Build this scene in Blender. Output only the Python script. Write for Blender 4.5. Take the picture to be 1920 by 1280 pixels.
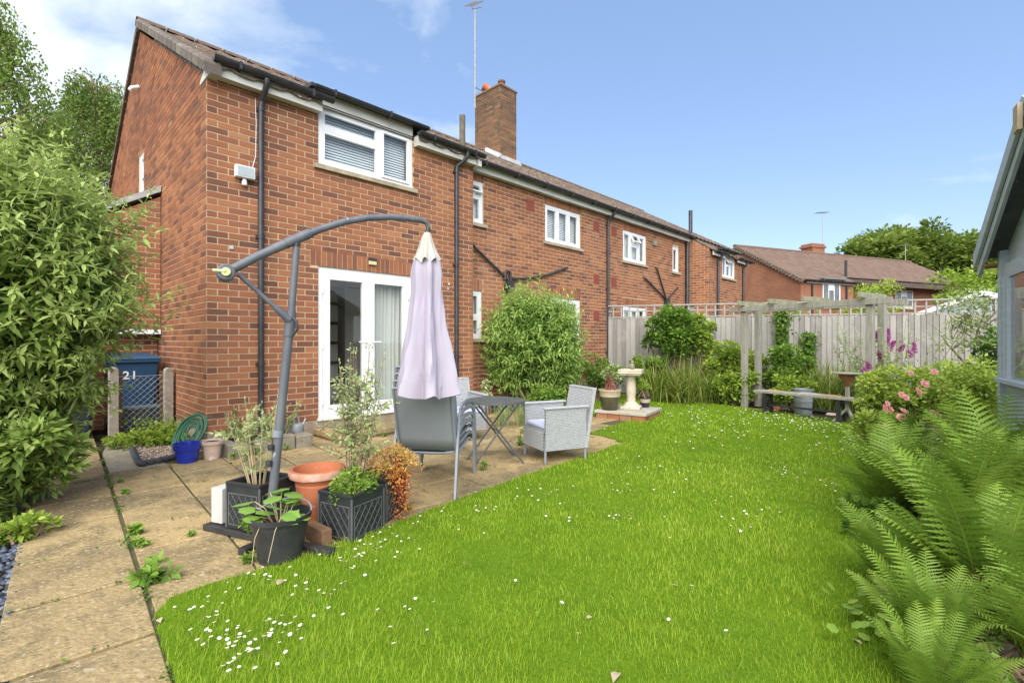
import bpy, math, random
import numpy as np
from mathutils import Vector, Matrix, Euler
random.seed(7); rng = np.random.default_rng(11)
R = math.radians; PI = math.pi
for o in list(bpy.data.objects): bpy.data.objects.remove(o)
S = bpy.context.scene; COL = S.collection

# ------------------------------------------------------------------ camera, sky, sun, exposure
F, CX, HY, H = 915.0, 960.0, 640.0, 1.25          # focal length and horizon in photo pixels, eye height
cam = bpy.data.objects.new('camera', bpy.data.cameras.new('camera')); COL.objects.link(cam)
cam.location = (0, 0, H); cam.rotation_euler = (R(90), 0, 0)
cam.data.sensor_width = 36; cam.data.lens = 36 * F / 1920
cam.data.clip_start = 0.05; cam.data.clip_end = 3000
S.camera = cam
SUN_DIR = Vector((-0.05, -1.0, .92)).normalized()
sun = bpy.data.objects.new('sun', bpy.data.lights.new('sun', 'SUN')); COL.objects.link(sun)
sun.data.energy = 3.0; sun.data.angle = R(75); sun.data.color = (1, .955, .89)
sun.rotation_euler = SUN_DIR.to_track_quat('Z', 'Y').to_euler()
W = bpy.data.worlds.new('World'); S.world = W; W.use_nodes = True
wn, wl = W.node_tree.nodes, W.node_tree.links
wn.clear()
sky = wn.new('ShaderNodeTexSky'); sky.sky_type = 'NISHITA'; sky.sun_disc = False
sky.sun_elevation = math.asin(SUN_DIR.z); sky.sun_rotation = math.atan2(SUN_DIR.x, SUN_DIR.y)
sky.air_density = 1.0; sky.dust_density = .4; sky.ozone_density = 1.6
tc = wn.new('ShaderNodeTexCoord'); mp = wn.new('ShaderNodeMapping'); mp.inputs['Scale'].default_value = (1, 1, 2.2)
mp.inputs['Location'].default_value = (0.35, 0.1, 0.0)
cn = wn.new('ShaderNodeTexNoise'); cn.inputs['Scale'].default_value = 2.1; cn.inputs['Detail'].default_value = 9; cn.inputs['Roughness'].default_value = .56
cn.inputs['Distortion'].default_value = .25
cb = wn.new('ShaderNodeTexNoise'); cb.inputs['Scale'].default_value = .85; cb.inputs['Detail'].default_value = 1
wl.new(tc.outputs['Generated'], mp.inputs['Vector']); wl.new(mp.outputs[0], cn.inputs['Vector']); wl.new(tc.outputs['Generated'], cb.inputs['Vector'])
# cloud field: more cloud towards the west (left), clear to the east
sx = wn.new('ShaderNodeSeparateXYZ'); wl.new(tc.outputs['Generated'], sx.inputs[0])
m0 = wn.new('ShaderNodeMath'); m0.operation = 'MULTIPLY_ADD'; m0.inputs[1].default_value = .42; m0.inputs[2].default_value = -.24; wl.new(sx.outputs['X'], m0.inputs[0])
m1 = wn.new('ShaderNodeMath'); m1.operation = 'MULTIPLY_ADD'; m1.inputs[2].default_value = -.105
wl.new(sx.outputs['X'], m1.inputs[0]); wl.new(m0.outputs[0], m1.inputs[1])
m2 = wn.new('ShaderNodeMath'); m2.operation = 'ADD'; wl.new(cn.outputs[0], m2.inputs[0]); wl.new(m1.outputs[0], m2.inputs[1])
cr = wn.new('ShaderNodeValToRGB'); cr.color_ramp.elements[0].position = .475; cr.color_ramp.elements[1].position = .66
cr.color_ramp.elements[1].color = (.9, .9, .9, 1)
wl.new(m2.outputs[0], cr.inputs[0])
mx = wn.new('ShaderNodeMix'); mx.data_type = 'RGBA'
wl.new(cr.outputs[0], mx.inputs['Factor']); tint = wn.new('ShaderNodeMix'); tint.data_type = 'RGBA'; tint.blend_type = 'MULTIPLY'; tint.inputs[0].default_value = 1; tint.inputs[7].default_value = (1.06, .96, 1.0, 1); wl.new(sky.outputs[0], tint.inputs[6]); veil = wn.new('ShaderNodeMix'); veil.data_type = 'RGBA'; veil.inputs[0].default_value = .5; veil.inputs[7].default_value = (1.30, 2.15, 3.5, 1); wl.new(tint.outputs[2], veil.inputs[6]); wl.new(veil.outputs[2], mx.inputs[6]); mx.inputs[7].default_value = (4.2, 4.55, 4.8, 1)
bg = wn.new('ShaderNodeBackground'); bg.inputs['Strength'].default_value = .11
wo = wn.new('ShaderNodeOutputWorld'); wl.new(mx.outputs[2], bg.inputs['Color']); wl.new(bg.outputs[0], wo.inputs['Surface'])
S.view_settings.view_transform = 'Standard'; S.view_settings.look = 'None'
S.view_settings.exposure = 1.25; S.view_settings.gamma = 1; S.view_settings.use_curve_mapping = False
S.render.engine = 'CYCLES'

# ------------------------------------------------------------------ pixel helpers (photo pixel -> place on a known surface)
def gp(x, y, z=0.0):
    Y = (H - z) * F / (y - HY); return Vector(((x - CX) / F * Y, Y, z))
def at(x, y, Y): return Vector(((x - CX) / F * Y, Y, H + (HY - y) / F * Y))
HC = Vector((-3.49, 5.58, 0)); HA = math.atan2(.717, .697)           # house corner and facade heading
HU = Vector((math.cos(HA), math.sin(HA), 0)); HW = Vector((-HU.y, HU.x, 0))
def hp(q, t, z=0): return HC + HU * q + HW * t + Vector((0, 0, z))     # along facade, into house, up

# ------------------------------------------------------------------ materials
MATS = {}
def nd(nt, kind, **kw):
    n = nt.nodes.new(kind)
    for k, v in kw.items(): n.inputs[k].default_value = v
    return n
def mixc(nt, fac, a, b, mode='MIX'):
    m = nt.nodes.new('ShaderNodeMix'); m.data_type = 'RGBA'; m.blend_type = mode
    for s, v in ((0, fac), (6, a), (7, b)):
        if hasattr(v, 'is_output'): nt.links.new(v, m.inputs[s])
        else: m.inputs[s].default_value = v if s == 0 else tuple(v) + (1,) * (4 - len(v))
    return m.outputs[2]
def ramp(nt, fac, stops):
    r = nt.nodes.new('ShaderNodeValToRGB'); e = r.color_ramp.elements
    while len(e) < len(stops): e.new(.5)
    for i, (p, c) in enumerate(stops): e[i].position = p; e[i].color = tuple(c) + (1,) * (4 - len(c))
    nt.links.new(fac, r.inputs[0]); return r.outputs[0]
def noise(nt, vec, scale, detail=4, rough=.55, dist=0):
    n = nd(nt, 'ShaderNodeTexNoise', Scale=scale, Detail=detail, Roughness=rough, Distortion=dist)
    nt.links.new(vec, n.inputs['Vector']); return n.outputs[0]
def mat(name, c1, c2=None, scale=6, rough=.7, bump=.15, bscale=40, spec=.3, metal=0, tones=None, tmix=.5, stretch=None, spots=None, translucent=0, coat=0, world=False, patch=None):
    """principled material: c1/c2 mixed by noise, optional ramp over the 'tone' attribute, bump, spots of a third colour"""
    if name in MATS: return MATS[name]
    m = bpy.data.materials.new(name); m.use_nodes = True; nt = m.node_tree; nt.nodes.clear(); L = nt.links
    t = nt.nodes.new('ShaderNodeTexCoord'); vec = t.outputs['Object']
    if world: vec = nt.nodes.new('ShaderNodeNewGeometry').outputs['Position']
    vec0 = vec
    if stretch:
        mpn = nt.nodes.new('ShaderNodeMapping'); mpn.inputs['Scale'].default_value = stretch; L.new(vec, mpn.inputs[0]); vec = mpn.outputs[0]
    col = None
    if c2 is not None:
        nz = noise(nt, vec, scale, 6, .6)
        col = mixc(nt, ramp(nt, nz, [(.3, (0, 0, 0)), (.7, (1, 1, 1))]), c1, c2)
    if tones:
        a = nt.nodes.new('ShaderNodeAttribute'); a.attribute_name = 'tone'
        rc = ramp(nt, a.outputs['Fac'], tones)
        col = rc if col is None else mixc(nt, tmix, rc, col)
    if spots:
        sc, thr, csp = spots
        nz2 = noise(nt, vec, sc, 3, .5)
        col = mixc(nt, ramp(nt, nz2, [(thr, (0, 0, 0)), (thr + .06, (1, 1, 1))]), col if col is not None else c1, csp)
    if patch:
        for psc, pc, pam, plo, *pw in patch:
            col = mixc(nt, ramp(nt, noise(nt, vec0, psc, 5, .62, .3), [(plo, (0, 0, 0)), (plo + (pw[0] if pw else .18), (pam, pam, pam))]), col if col is not None else c1, pc)
    p = nt.nodes.new('ShaderNodeBsdfPrincipled')
    if col is None: p.inputs['Base Color'].default_value = tuple(c1) + (1,)
    else: L.new(col, p.inputs['Base Color'])
    p.inputs['Roughness'].default_value = rough; p.inputs['Metallic'].default_value = metal
    p.inputs['Specular IOR Level'].default_value = spec; p.inputs['Coat Weight'].default_value = coat
    if bump:
        b = nd(nt, 'ShaderNodeBump', Strength=bump, Distance=.01); L.new(noise(nt, vec, bscale, 5), b.inputs['Height']); L.new(b.outputs[0], p.inputs['Normal'])
    out = nt.nodes.new('ShaderNodeOutputMaterial')
    if translucent:
        tr = nt.nodes.new('ShaderNodeBsdfTranslucent')
        if col is None: tr.inputs[0].default_value = tuple(c1) + (1,)
        else: L.new(col, tr.inputs[0])
        ms = nt.nodes.new('ShaderNodeMixShader'); ms.inputs[0].default_value = translucent
        L.new(p.outputs[0], ms.inputs[1]); L.new(tr.outputs[0], ms.inputs[2]); L.new(ms.outputs[0], out.inputs[0])
    else: L.new(p.outputs[0], out.inputs[0])
    MATS[name] = m; return m
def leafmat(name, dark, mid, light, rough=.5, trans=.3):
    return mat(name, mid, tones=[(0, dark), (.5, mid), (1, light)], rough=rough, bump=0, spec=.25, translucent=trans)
def glassmat():
    m = bpy.data.materials.new('window_glass'); m.use_nodes = True; nt = m.node_tree; nt.nodes.clear(); L = nt.links
    tr = nd(nt, 'ShaderNodeBsdfTransparent', Color=(.96, .98, .975, 1)); gl = nd(nt, 'ShaderNodeBsdfGlossy', Roughness=.02)
    lw = nd(nt, 'ShaderNodeLayerWeight', Blend=.5); pw = nt.nodes.new('ShaderNodeMath'); pw.operation = 'POWER'; pw.inputs[1].default_value = 4
    fr = nt.nodes.new('ShaderNodeMath'); fr.operation = 'MULTIPLY_ADD'; fr.inputs[1].default_value = .9; fr.inputs[2].default_value = .055
    L.new(lw.outputs['Facing'], pw.inputs[0]); L.new(pw.outputs[0], fr.inputs[0]); ms = nt.nodes.new('ShaderNodeMixShader'); o = nt.nodes.new('ShaderNodeOutputMaterial')
    L.new(fr.outputs[0], ms.inputs[0]); L.new(tr.outputs[0], ms.inputs[1]); L.new(gl.outputs[0], ms.inputs[2]); L.new(ms.outputs[0], o.inputs[0])
    MATS['glass'] = m; return m
GLASS = glassmat()
BRICK = mat('brick', (.33, .125, .06), (.20, .075, .045), scale=16, rough=.88, bump=.5, bscale=70, spec=.15, tmix=.22,
            tones=[(0, (.10, .056, .046)), (.22, (.18, .082, .052)), (.45, (.285, .116, .060)), (.7, (.35, .148, .071)), (.93, (.40, .178, .082)), (1, (.38, .23, .12))],
            spots=(9, .74, (.36, .24, .17)), world=True, patch=[(1.1, (.13, .065, .045), .5, .52), (.8, (.38, .2, .12), .4, .56), (3.5, (.40, .29, .20), .35, .62)])
MORTAR = mat('mortar', (.62, .47, .30), (.48, .35, .215), scale=3, rough=.95, bump=.5, bscale=120, spec=.1)
PLINTH = mat('plinth', (.42, .34, .25), (.28, .22, .16), scale=7, rough=.95, bump=.5, bscale=60, spec=.1)
UPVC = mat('white_plastic', (.80, .80, .79), (.72, .72, .70), scale=3, rough=.32, bump=0, spec=.45)
FASCIA = mat('fascia_paint', (.66, .65, .60), (.44, .43, .36), scale=2.4, rough=.55, bump=.1, bscale=20, stretch=(1, 1, 5))
BLACKP = mat('black_plastic', (.022, .022, .024), (.05, .05, .052), scale=7, rough=.4, bump=.05, bscale=50, spec=.4)
SILL = mat('sill_stone', (.45, .38, .27), (.26, .23, .15), scale=9, rough=.95, bump=.4, bscale=60)
TILE = mat('roof_tile', (.13, .095, .07), (.20, .15, .11), scale=7, rough=.95, bump=.5, bscale=60, spec=.1, tmix=.4,
           tones=[(0, (.075, .053, .042)), (.5, (.13, .094, .072)), (1, (.20, .15, .115))], spots=(16, .62, (.42, .38, .27)))
LEAD = mat('lead', (.27, .28, .29), (.40, .40, .39), scale=5, rough=.6, bump=.2)
STONE = mat('weathered_stone', (.30, .265, .20), (.18, .155, .115), scale=8, rough=.95, bump=.6, bscale=50, spots=(22, .66, (.16, .15, .11)))
CONC = mat('rough_concrete', (.40, .36, .29), (.25, .21, .165), scale=14, rough=.97, bump=.8, bscale=90, spots=(30, .6, (.48, .43, .36)))
WOODG = mat('weathered_timber', (.33, .31, .275), (.19, .175, .15), scale=5, rough=.9, bump=.35, bscale=30, stretch=(9, 9, .7), tmix=.45, world=True, patch=[(.9, (.20, .20, .13), .5, .55), (2.5, (.42, .40, .37), .4, .55)],
            tones=[(0, (.17, .155, .14)), (.5, (.30, .28, .255)), (1, (.42, .395, .355))])
WOODP = mat('pergola_timber', (.36, .34, .285), (.21, .20, .16), scale=5, rough=.9, bump=.3, bscale=24, stretch=(8, 8, .8), spots=(7, .63, (.24, .25, .13)))
GREYM = mat('grey_powder_coat', (.25, .27, .295), (.20, .215, .235), scale=5, rough=.42, bump=.03, spec=.4)
PARAM = mat('parasol_grey_tube', (.075, .086, .105), (.15, .155, .16), scale=8, rough=.5, bump=.08, bscale=30, spec=.4, stretch=(1, 1, .4), spots=(26, .70, (.42, .42, .40)))
WICK = mat('grey_wicker', (.42, .43, .43), (.30, .31, .31), scale=40, rough=.6, bump=.3, bscale=90)
SLING = mat('grey_sling_fabric', (.235, .255, .262), (.21, .228, .235), scale=3, rough=.8, bump=.2, bscale=400)
LILAC = mat('faded_lilac_canvas', (.49, .435, .54), (.53, .49, .54), scale=3, rough=.85, bump=.15, bscale=60, translucent=.25)
CREAM = mat('faded_cream_canvas', (.60, .57, .51), (.46, .44, .36), scale=8, rough=.9, bump=.15, bscale=60, translucent=.15)
TERRA = mat('terracotta', (.52, .17, .075), (.44, .15, .07), scale=6, rough=.75, bump=.15, spots=(14, .66, (.60, .42, .34)))
TERRW = mat('bleached_terracotta', (.55, .44, .36), (.46, .31, .22), scale=8, rough=.9, bump=.3, spots=(10, .6, (.62, .57, .52)))
BLUEG = mat('cobalt_glaze', (.012, .025, .26), (.016, .035, .32), scale=4, rough=.22, bump=.02, spec=.5)
DARKPL = mat('black_planter', (.016, .019, .020), (.030, .034, .034), scale=9, rough=.45, bump=.08, spec=.45)
PEWTER = mat('pewter_edge', (.075, .08, .08), (.12, .125, .12), scale=12, rough=.5, bump=.1, spec=.4)
WHITEB = mat('white_foam', (.50, .495, .46), (.42, .415, .38), scale=5, rough=.8, bump=.1)
SOIL = mat('soil', (.07, .045, .03), (.035, .024, .016), scale=12, rough=1, bump=1, bscale=60, spec=.05)
BARK = mat('bark', (.16, .11, .075), (.08, .055, .04), scale=8, rough=.95, bump=.6, bscale=30, stretch=(3, 3, .8))
BIRCHB = mat('birch_bark', (.52, .40, .30), (.30, .19, .12), scale=5, rough=.9, bump=.3)
STEMG = mat('green_stem', (.27, .33, .10), (.22, .24, .09), scale=9, rough=.7, bump=0)
STEMB = mat('twig', (.29, .20, .13), (.20, .13, .09), scale=9, rough=.85, bump=0)
STRAW = mat('dry_stem', (.50, .40, .24), (.40, .31, .18), scale=9, rough=.9, bump=0)
SHEDP = mat('grey_shed_paint', (.46, .52, .58), (.38, .425, .47), scale=4, rough=.75, bump=.25, bscale=18, stretch=(1, 1, 6), spots=(14, .70, (.34, .35, .35)))
FELT = mat('shed_felt', (.13, .14, .145), (.20, .205, .20), scale=5, rough=.9, bump=.3, spots=(11, .66, (.30, .30, .28)))
CREAMW = mat('cream_interior', (.80, .77, .68), (.78, .75, .66), scale=1, rough=.9, bump=0)
WOODD = mat('brown_door_wood', (.17, .085, .04), (.11, .055, .028), scale=5, rough=.5, bump=.1, stretch=(6, 6, .6))
CURT = mat('net_curtain', (.80, .80, .74), (.74, .74, .68), scale=2, rough=.9, bump=0, translucent=.15)
BLIND = mat('blind_white', (.78, .79, .78), (.74, .75, .75), scale=2, rough=.5, bump=0)
STEEL = mat('dull_steel', (.42, .40, .36), (.30, .24, .18), scale=14, rough=.45, bump=.1, metal=.7)
GALV = mat('galvanised', (.42, .45, .48), (.30, .33, .36), scale=9, rough=.5, bump=.15, metal=.5)

# ------------------------------------------------------------------ mesh helpers
class MB:
    def __init__(s): s.v = []; s.f = []; s.m = []; s.t = []
    def add(s, vs, fs, m=0, tone=.5):
        b = len(s.v); s.v += [tuple(v) for v in vs]
        for f in fs: s.f.append(tuple(i + b for i in f)); s.m.append(m); s.t.append(tone)
        return s
    def bx(s, x0, x1, y0, y1, z0, z1, m=0, tone=.5, M=None, ch=0):
        if ch:
            c = ch; a = [(x0, y0, z0), (x1, y0, z0), (x1, y1, z0), (x0, y1, z0), (x0, y0, z1 - c), (x1, y0, z1 - c), (x1, y1, z1 - c), (x0, y1, z1 - c),
                         (x0 + c, y0 + c, z1), (x1 - c, y0 + c, z1), (x1 - c, y1 - c, z1), (x0 + c, y1 - c, z1)]
            fs = [(3, 2, 1, 0), (0, 1, 5, 4), (1, 2, 6, 5), (2, 3, 7, 6), (3, 0, 4, 7), (4, 5, 9, 8), (5, 6, 10, 9), (6, 7, 11, 10), (7, 4, 8, 11), (8, 9, 10, 11)]
        else:
            a = [(x0, y0, z0), (x1, y0, z0), (x1, y1, z0), (x0, y1, z0), (x0, y0, z1), (x1, y0, z1), (x1, y1, z1), (x0, y1, z1)]
            fs = [(3, 2, 1, 0), (4, 5, 6, 7), (0, 1, 5, 4), (1, 2, 6, 5), (2, 3, 7, 6), (3, 0, 4, 7)]
        if M is not None: a = [M @ Vector(p) for p in a]
        return s.add(a, fs, m, tone)
    def box(s, c, d, rz=0, m=0, tone=.5, rx=0, ry=0, ch=0):
        M = Matrix.Translation(c) @ Euler((rx, ry, rz)).to_matrix().to_4x4()
        return s.bx(-d[0] / 2, d[0] / 2, -d[1] / 2, d[1] / 2, -d[2] / 2, d[2] / 2, m, tone, M, ch)
    def beam(s, p, q, w, h, m=0, tone=.5, up=(0, 0, 1)):
        p, q = Vector(p), Vector(q); d = (q - p); L = d.length; d.normalize(); up = Vector(up)
        a = d.cross(up)
        if a.length < 1e-4: a = Vector((1, 0, 0))
        a.normalize(); b = a.cross(d)
        M = Matrix((a, d, b)).transposed().to_4x4(); M.translation = p
        return s.bx(-w / 2, w / 2, 0, L, -h / 2, h / 2, m, tone, M)
    def tube(s, pts, r, n=8, m=0, tone=.5, cap=True):
        pts = [Vector(p) for p in pts]; k = len(pts); rs = r if hasattr(r, '__len__') else [r] * k
        vs = []; prev = None
        for i in range(k):
            d = (pts[min(i + 1, k - 1)] - pts[max(i - 1, 0)]).normalized()
            if prev is None:
                a = d.cross(Vector((0, 0, 1)))
                if a.length < 1e-3: a = d.cross(Vector((1, 0, 0)))
            else: a = prev - d * prev.dot(d)
            a.normalize(); b = d.cross(a); prev = a
            for j in range(n):
                an = 2 * PI * j / n; vs.append(pts[i] + (a * math.cos(an) + b * math.sin(an)) * rs[i])
        fs = [(i * n + j, i * n + (j + 1) % n, (i + 1) * n + (j + 1) % n, (i + 1) * n + j) for i in range(k - 1) for j in range(n)]
        if cap: fs += [tuple(range(n - 1, -1, -1)), tuple(range((k - 1) * n, k * n))]
        return s.add(vs, fs, m, tone)
    def lathe(s, prof, n=28, c=(0, 0, 0), m=0, tone=.5, wob=None, cap=True):
        c = Vector(c); vs = []
        for i, (r, z) in enumerate(prof):
            for j in range(n):
                an = 2 * PI * j / n; rr = r * (wob(an, i) if wob else 1)
                vs.append(c + Vector((rr * math.cos(an), rr * math.sin(an), z)))
        k = len(prof)
        fs = [(i * n + j, i * n + (j + 1) % n, (i + 1) * n + (j + 1) % n, (i + 1) * n + j) for i in range(k - 1) for j in range(n)]
        if cap and prof[0][0] > 1e-4: fs.append(tuple(range(n - 1, -1, -1)))
        if cap and prof[-1][0] > 1e-4: fs.append(tuple(range((k - 1) * n, k * n)))
        return s.add(vs, fs, m, tone)
    def poly(s, pts, thick, nrm, m=0, tone=.5):
        nrm = Vector(nrm).normalized() * thick; k = len(pts); a = [Vector(p) for p in pts]; b = [p + nrm for p in a]
        return s.add(a + b, [tuple(range(k - 1, -1, -1)), tuple(range(k, 2 * k))] + [(i, (i + 1) % k, k + (i + 1) % k, k + i) for i in range(k)], m, tone)
    def mesh(s, name, mats, smooth=False):
        me = bpy.data.meshes.new(name); me.from_pydata(s.v, [], s.f)
        for mm in (mats if isinstance(mats, (list, tuple)) else [mats]): me.materials.append(mm)
        me.polygons.foreach_set('material_index', s.m)
        at_ = me.attributes.new('tone', 'FLOAT', 'FACE'); at_.data.foreach_set('value', np.array(s.t, dtype=np.float32))
        if smooth: me.polygons.foreach_set('use_smooth', [True] * len(s.f)); me.set_sharp_from_angle(angle=R(38))
        me.update(); return me
    def build(s, name, mats, parent=None, smooth=False, kind=None, bevel=0, label=None):
        return link(name, s.mesh(name, mats, smooth), parent, kind, bevel, label)
def link(name, me, parent=None, kind=None, bevel=0, label=None, M=None):
    o = bpy.data.objects.new(name, me); COL.objects.link(o)
    if parent is not None: o.parent = parent
    if kind: o['kind'] = kind
    if label: o['label'] = label
    if M is not None: o.matrix_local = M
    if bevel:
        b = o.modifiers.new('bevel', 'BEVEL'); b.width = bevel; b.segments = 2; b.limit_method = 'ANGLE'; b.angle_limit = R(40)
    return o
def tag(o, label, cat, group=None):
    o['label'] = label; o['category'] = cat
    if group: o['group'] = group
    return o
def thing(name, label, cat, loc=(0, 0, 0), rz=0, group=None):
    o = bpy.data.objects.new(name, None); COL.objects.link(o); o.location = loc; o.rotation_euler = (0, 0, rz); o.empty_display_size = .1
    return tag(o, label, cat, group)
def struct(o): o['kind'] = 'structure'; return o
def npmesh(name, V, Fc, mats, tone=None, smooth=False, midx=None):
    """V (n,3) float, Fc (k,m) int array of equal-sized faces"""
    me = bpy.data.meshes.new(name); V = np.ascontiguousarray(V, dtype=np.float32); k, m = Fc.shape
    me.vertices.add(len(V)); me.vertices.foreach_set('co', V.ravel())
    me.loops.add(k * m); me.loops.foreach_set('vertex_index', np.ascontiguousarray(Fc, dtype=np.int32).ravel())
    me.polygons.add(k); me.polygons.foreach_set('loop_start', np.arange(0, k * m, m, dtype=np.int32))
    for mm in (mats if isinstance(mats, (list, tuple)) else [mats]): me.materials.append(mm)
    if tone is not None:
        a = me.attributes.new('tone', 'FLOAT', 'FACE'); a.data.foreach_set('value', np.ascontiguousarray(tone, dtype=np.float32))
    if midx is not None: me.polygons.foreach_set('material_index', np.ascontiguousarray(midx, dtype=np.int32))
    if smooth: me.polygons.foreach_set('use_smooth', np.ones(k, dtype=bool))
    me.update(); me.validate(); return me
def nrm(a): return a / np.maximum(np.linalg.norm(a, axis=-1, keepdims=True), 1e-9)
def frames(d, up):
    """rotation matrices whose y column is d and z column leans to up"""
    y = nrm(d); x = nrm(np.cross(y, up)); z = np.cross(x, y)
    return np.stack([x, y, z], axis=-1)
def scatter(name, tv, tf, Rm, loc, sc, tone, mats, parent=None, kind='stuff', smooth=False):
    tv = np.asarray(tv, dtype=np.float32); tf = np.asarray(tf); n = len(loc); sc = np.asarray(sc, dtype=np.float32)
    if sc.ndim == 1: sc = sc[:, None].repeat(3, 1)
    V = np.einsum('nij,nkj->nki', Rm, tv[None] * sc[:, None, :]) + np.asarray(loc)[:, None, :]
    Fc = tf[None] + (np.arange(n) * len(tv))[:, None, None]
    me = npmesh(name, V.reshape(-1, 3), Fc.reshape(-1, tf.shape[1]), mats, np.repeat(tone, len(tf)), smooth)
    return link(name, me, parent, kind)
# leaf templates: y runs along the leaf, unit length, z is the upper side
LEAF4 = (np.array([(0, 0, 0), (-.5, .42, .06), (.5, .42, .06), (0, 1, -.08), (0, .45, 0)]), np.array([(0, 4, 1), (0, 2, 4), (1, 4, 3), (4, 2, 3)]))
LEAF8 = (np.array([(0, 0, 0), (-.34, .18, .05), (0, .2, 0), (.34, .18, .05), (-.46, .5, .03), (0, .52, -.03), (.46, .5, .03), (0, 1, -.2)]),
         np.array([(0, 2, 1), (0, 3, 2), (1, 2, 4), (2, 5, 4), (2, 3, 5), (3, 6, 5), (4, 5, 7), (5, 6, 7)]))
LEAF2 = (np.array([(0, 0, 0), (-.5, .45, .0), (.5, .45, .0), (0, 1, 0)]), np.array([(0, 2, 1), (1, 2, 3)]))
ang = [(-2.55, .72), (-1.95, .95), (-1.5, .84), (-.9, 1.02), (-.42, .88), (0, 1.05), (.42, .88), (.9, 1.02), (1.5, .84), (1.95, .95), (2.55, .72)]
PALM = (np.array([(0, .12, .04)] + [(math.sin(a) * r * .5, .45 + math.cos(a) * r * .5, -.03) for a, r in ang] + [(0, 0, 0)]),
        np.array([(0, i + 1, i) for i in range(1, 11)] + [(0, 1, 12), (0, 12, 11)]))
def rdir(n): return nrm(rng.normal(size=(n, 3)))

# ================================================================== THE SETTING: ground, lawn, paving
gm = mat('garden_earth', (.085, .065, .04), (.05, .05, .022), scale=3, rough=1, bump=.5)
MB().bx(-400, 400, -300, 700, -.30, -.08).build('ground', gm)['kind'] = 'structure'
LAWNM = mat('lawn_turf', (.12, .20, .012), (.08, .15, .010), scale=2.5, rough=1, bump=.6, bscale=60, spec=.05, spots=(9, .66, (.13, .17, .03)))
edge = [gp(335, 1290), gp(318, 1230), gp(300, 1180), gp(292, 1150), gp(318, 1122), gp(420, 1090), gp(560, 1048), gp(690, 1000), gp(780, 968), gp(900, 923), gp(1000, 887), gp(1090, 858), gp(1172, 829),
        gp(1104, 812), gp(1170, 792), gp(1240, 772)]
back = [Vector((1.3, 8.1, 0)), Vector((.2, 7.9, 0)), Vector((.3, 8.9, 0)), Vector((2.2, 11.6, 0)), gp(1210, 740), gp(1300, 752), gp(1400, 765), gp(1480, 776), gp(1630, 795), gp(1665, 850), gp(1640, 960), gp(1690, 1100), gp(1720, 1290), Vector((1.45, 1.2, 0)), Vector((-.9, 1.2, 0))]
lawn_poly = edge + back
lp2 = np.array([(p.x, p.y) for p in lawn_poly])
def inside(P, poly):
    x, y = P[:, 0], P[:, 1]; c = np.zeros(len(P), bool); j = len(poly) - 1
    for i in range(len(poly)):
        xi, yi = poly[i]; xj, yj = poly[j]
        hit = ((yi > y) != (yj > y)) & (x < (xj - xi) * (y - yi) / (yj - yi + 1e-12) + xi)
        c ^= hit; j = i
    return c
lawn_fine = []
for a_, b_ in zip(lawn_poly, lawn_poly[1:] + lawn_poly[:1]):
    n_ = max(1, int((b_ - a_).length / .06))
    for i_ in range(n_): lawn_fine.append(a_.lerp(b_, i_ / n_) + Vector((random.uniform(-.012, .012), random.uniform(-.012, .012), 0)))
struct(MB().poly([Vector((p.x, p.y, -.074)) for p in lawn_fine][::-1], .084, (0, 0, 1)).build('lawn', LAWNM))

# paving slabs, each its own piece, on the house grid
SLABM = mat('paving_slab', (.42, .31, .155), (.25, .185, .095), scale=5.5, rough=.95, bump=.9, bscale=45, spec=.12, tmix=.42,
            tones=[(0, (.25, .185, .095)), (.5, (.36, .265, .13)), (1, (.50, .355, .16))], spots=(24, .68, (.46, .41, .31)), world=True, patch=[(1.7, (.15, .12, .07), .8, .46, .14), (6, (.14, .105, .055), .6, .55, .12), (38, (.48, .38, .22), .6, .54, .08), (30, (.12, .09, .05), .55, .57, .08), (7.5, (.56, .52, .43), .8, .685, .03), (12, (.50, .47, .40), .8, .70, .03)])
patio = MB().bx(-1.055, 6.6, -4.4, .0, -.078, -.010).build('patio', mat('joint_sand', (.12, .095, .055), (.06, .065, .025), scale=9, rough=1, bump=.6), kind='structure')
PIV, SKEW = Vector((-1.03, -2.3, 0)), R(-3.2)          # the paving is laid a little askew to the house
def pq(q, t):
    v = Matrix.Rotation(SKEW, 3, 'Z') @ (Vector((q, t, 0)) - PIV) + PIV
    return hp(v.x, v.y)
patio.location = pq(0, 0); patio.rotation_euler = (0, 0, HA + SKEW)
path = MB().bx(-1.56, -1.056, -5.6, 3.4, -.0785, -.018).build('path', MATS['joint_sand'], kind='structure')
path.location = pq(0, 0); path.rotation_euler = (0, 0, HA + SKEW)
slab_cache = {}
def slab(parent, q, t, sx, sy, k):
    key = (round(sx, 2), round(sy, 2), k % 6)
    if key not in slab_cache: slab_cache[key] = MB().bx(-sx / 2, sx / 2, -sy / 2, sy / 2, -.05, 0, 0, [.1, .35, .5, .62, .8, .95][key[2]], None, .005).mesh('slab', SLABM)
    o = link('slab', slab_cache[key], parent); o.location = (q, t, random.uniform(-.003, .003))
    o.rotation_euler = (random.uniform(-.006, .006), random.uniform(-.006, .006), random.uniform(-.006, .006)); return o
def in_lawn(p): return inside(np.array([(p.x, p.y)]), lp2)[0]
G = .478; k = 0
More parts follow.
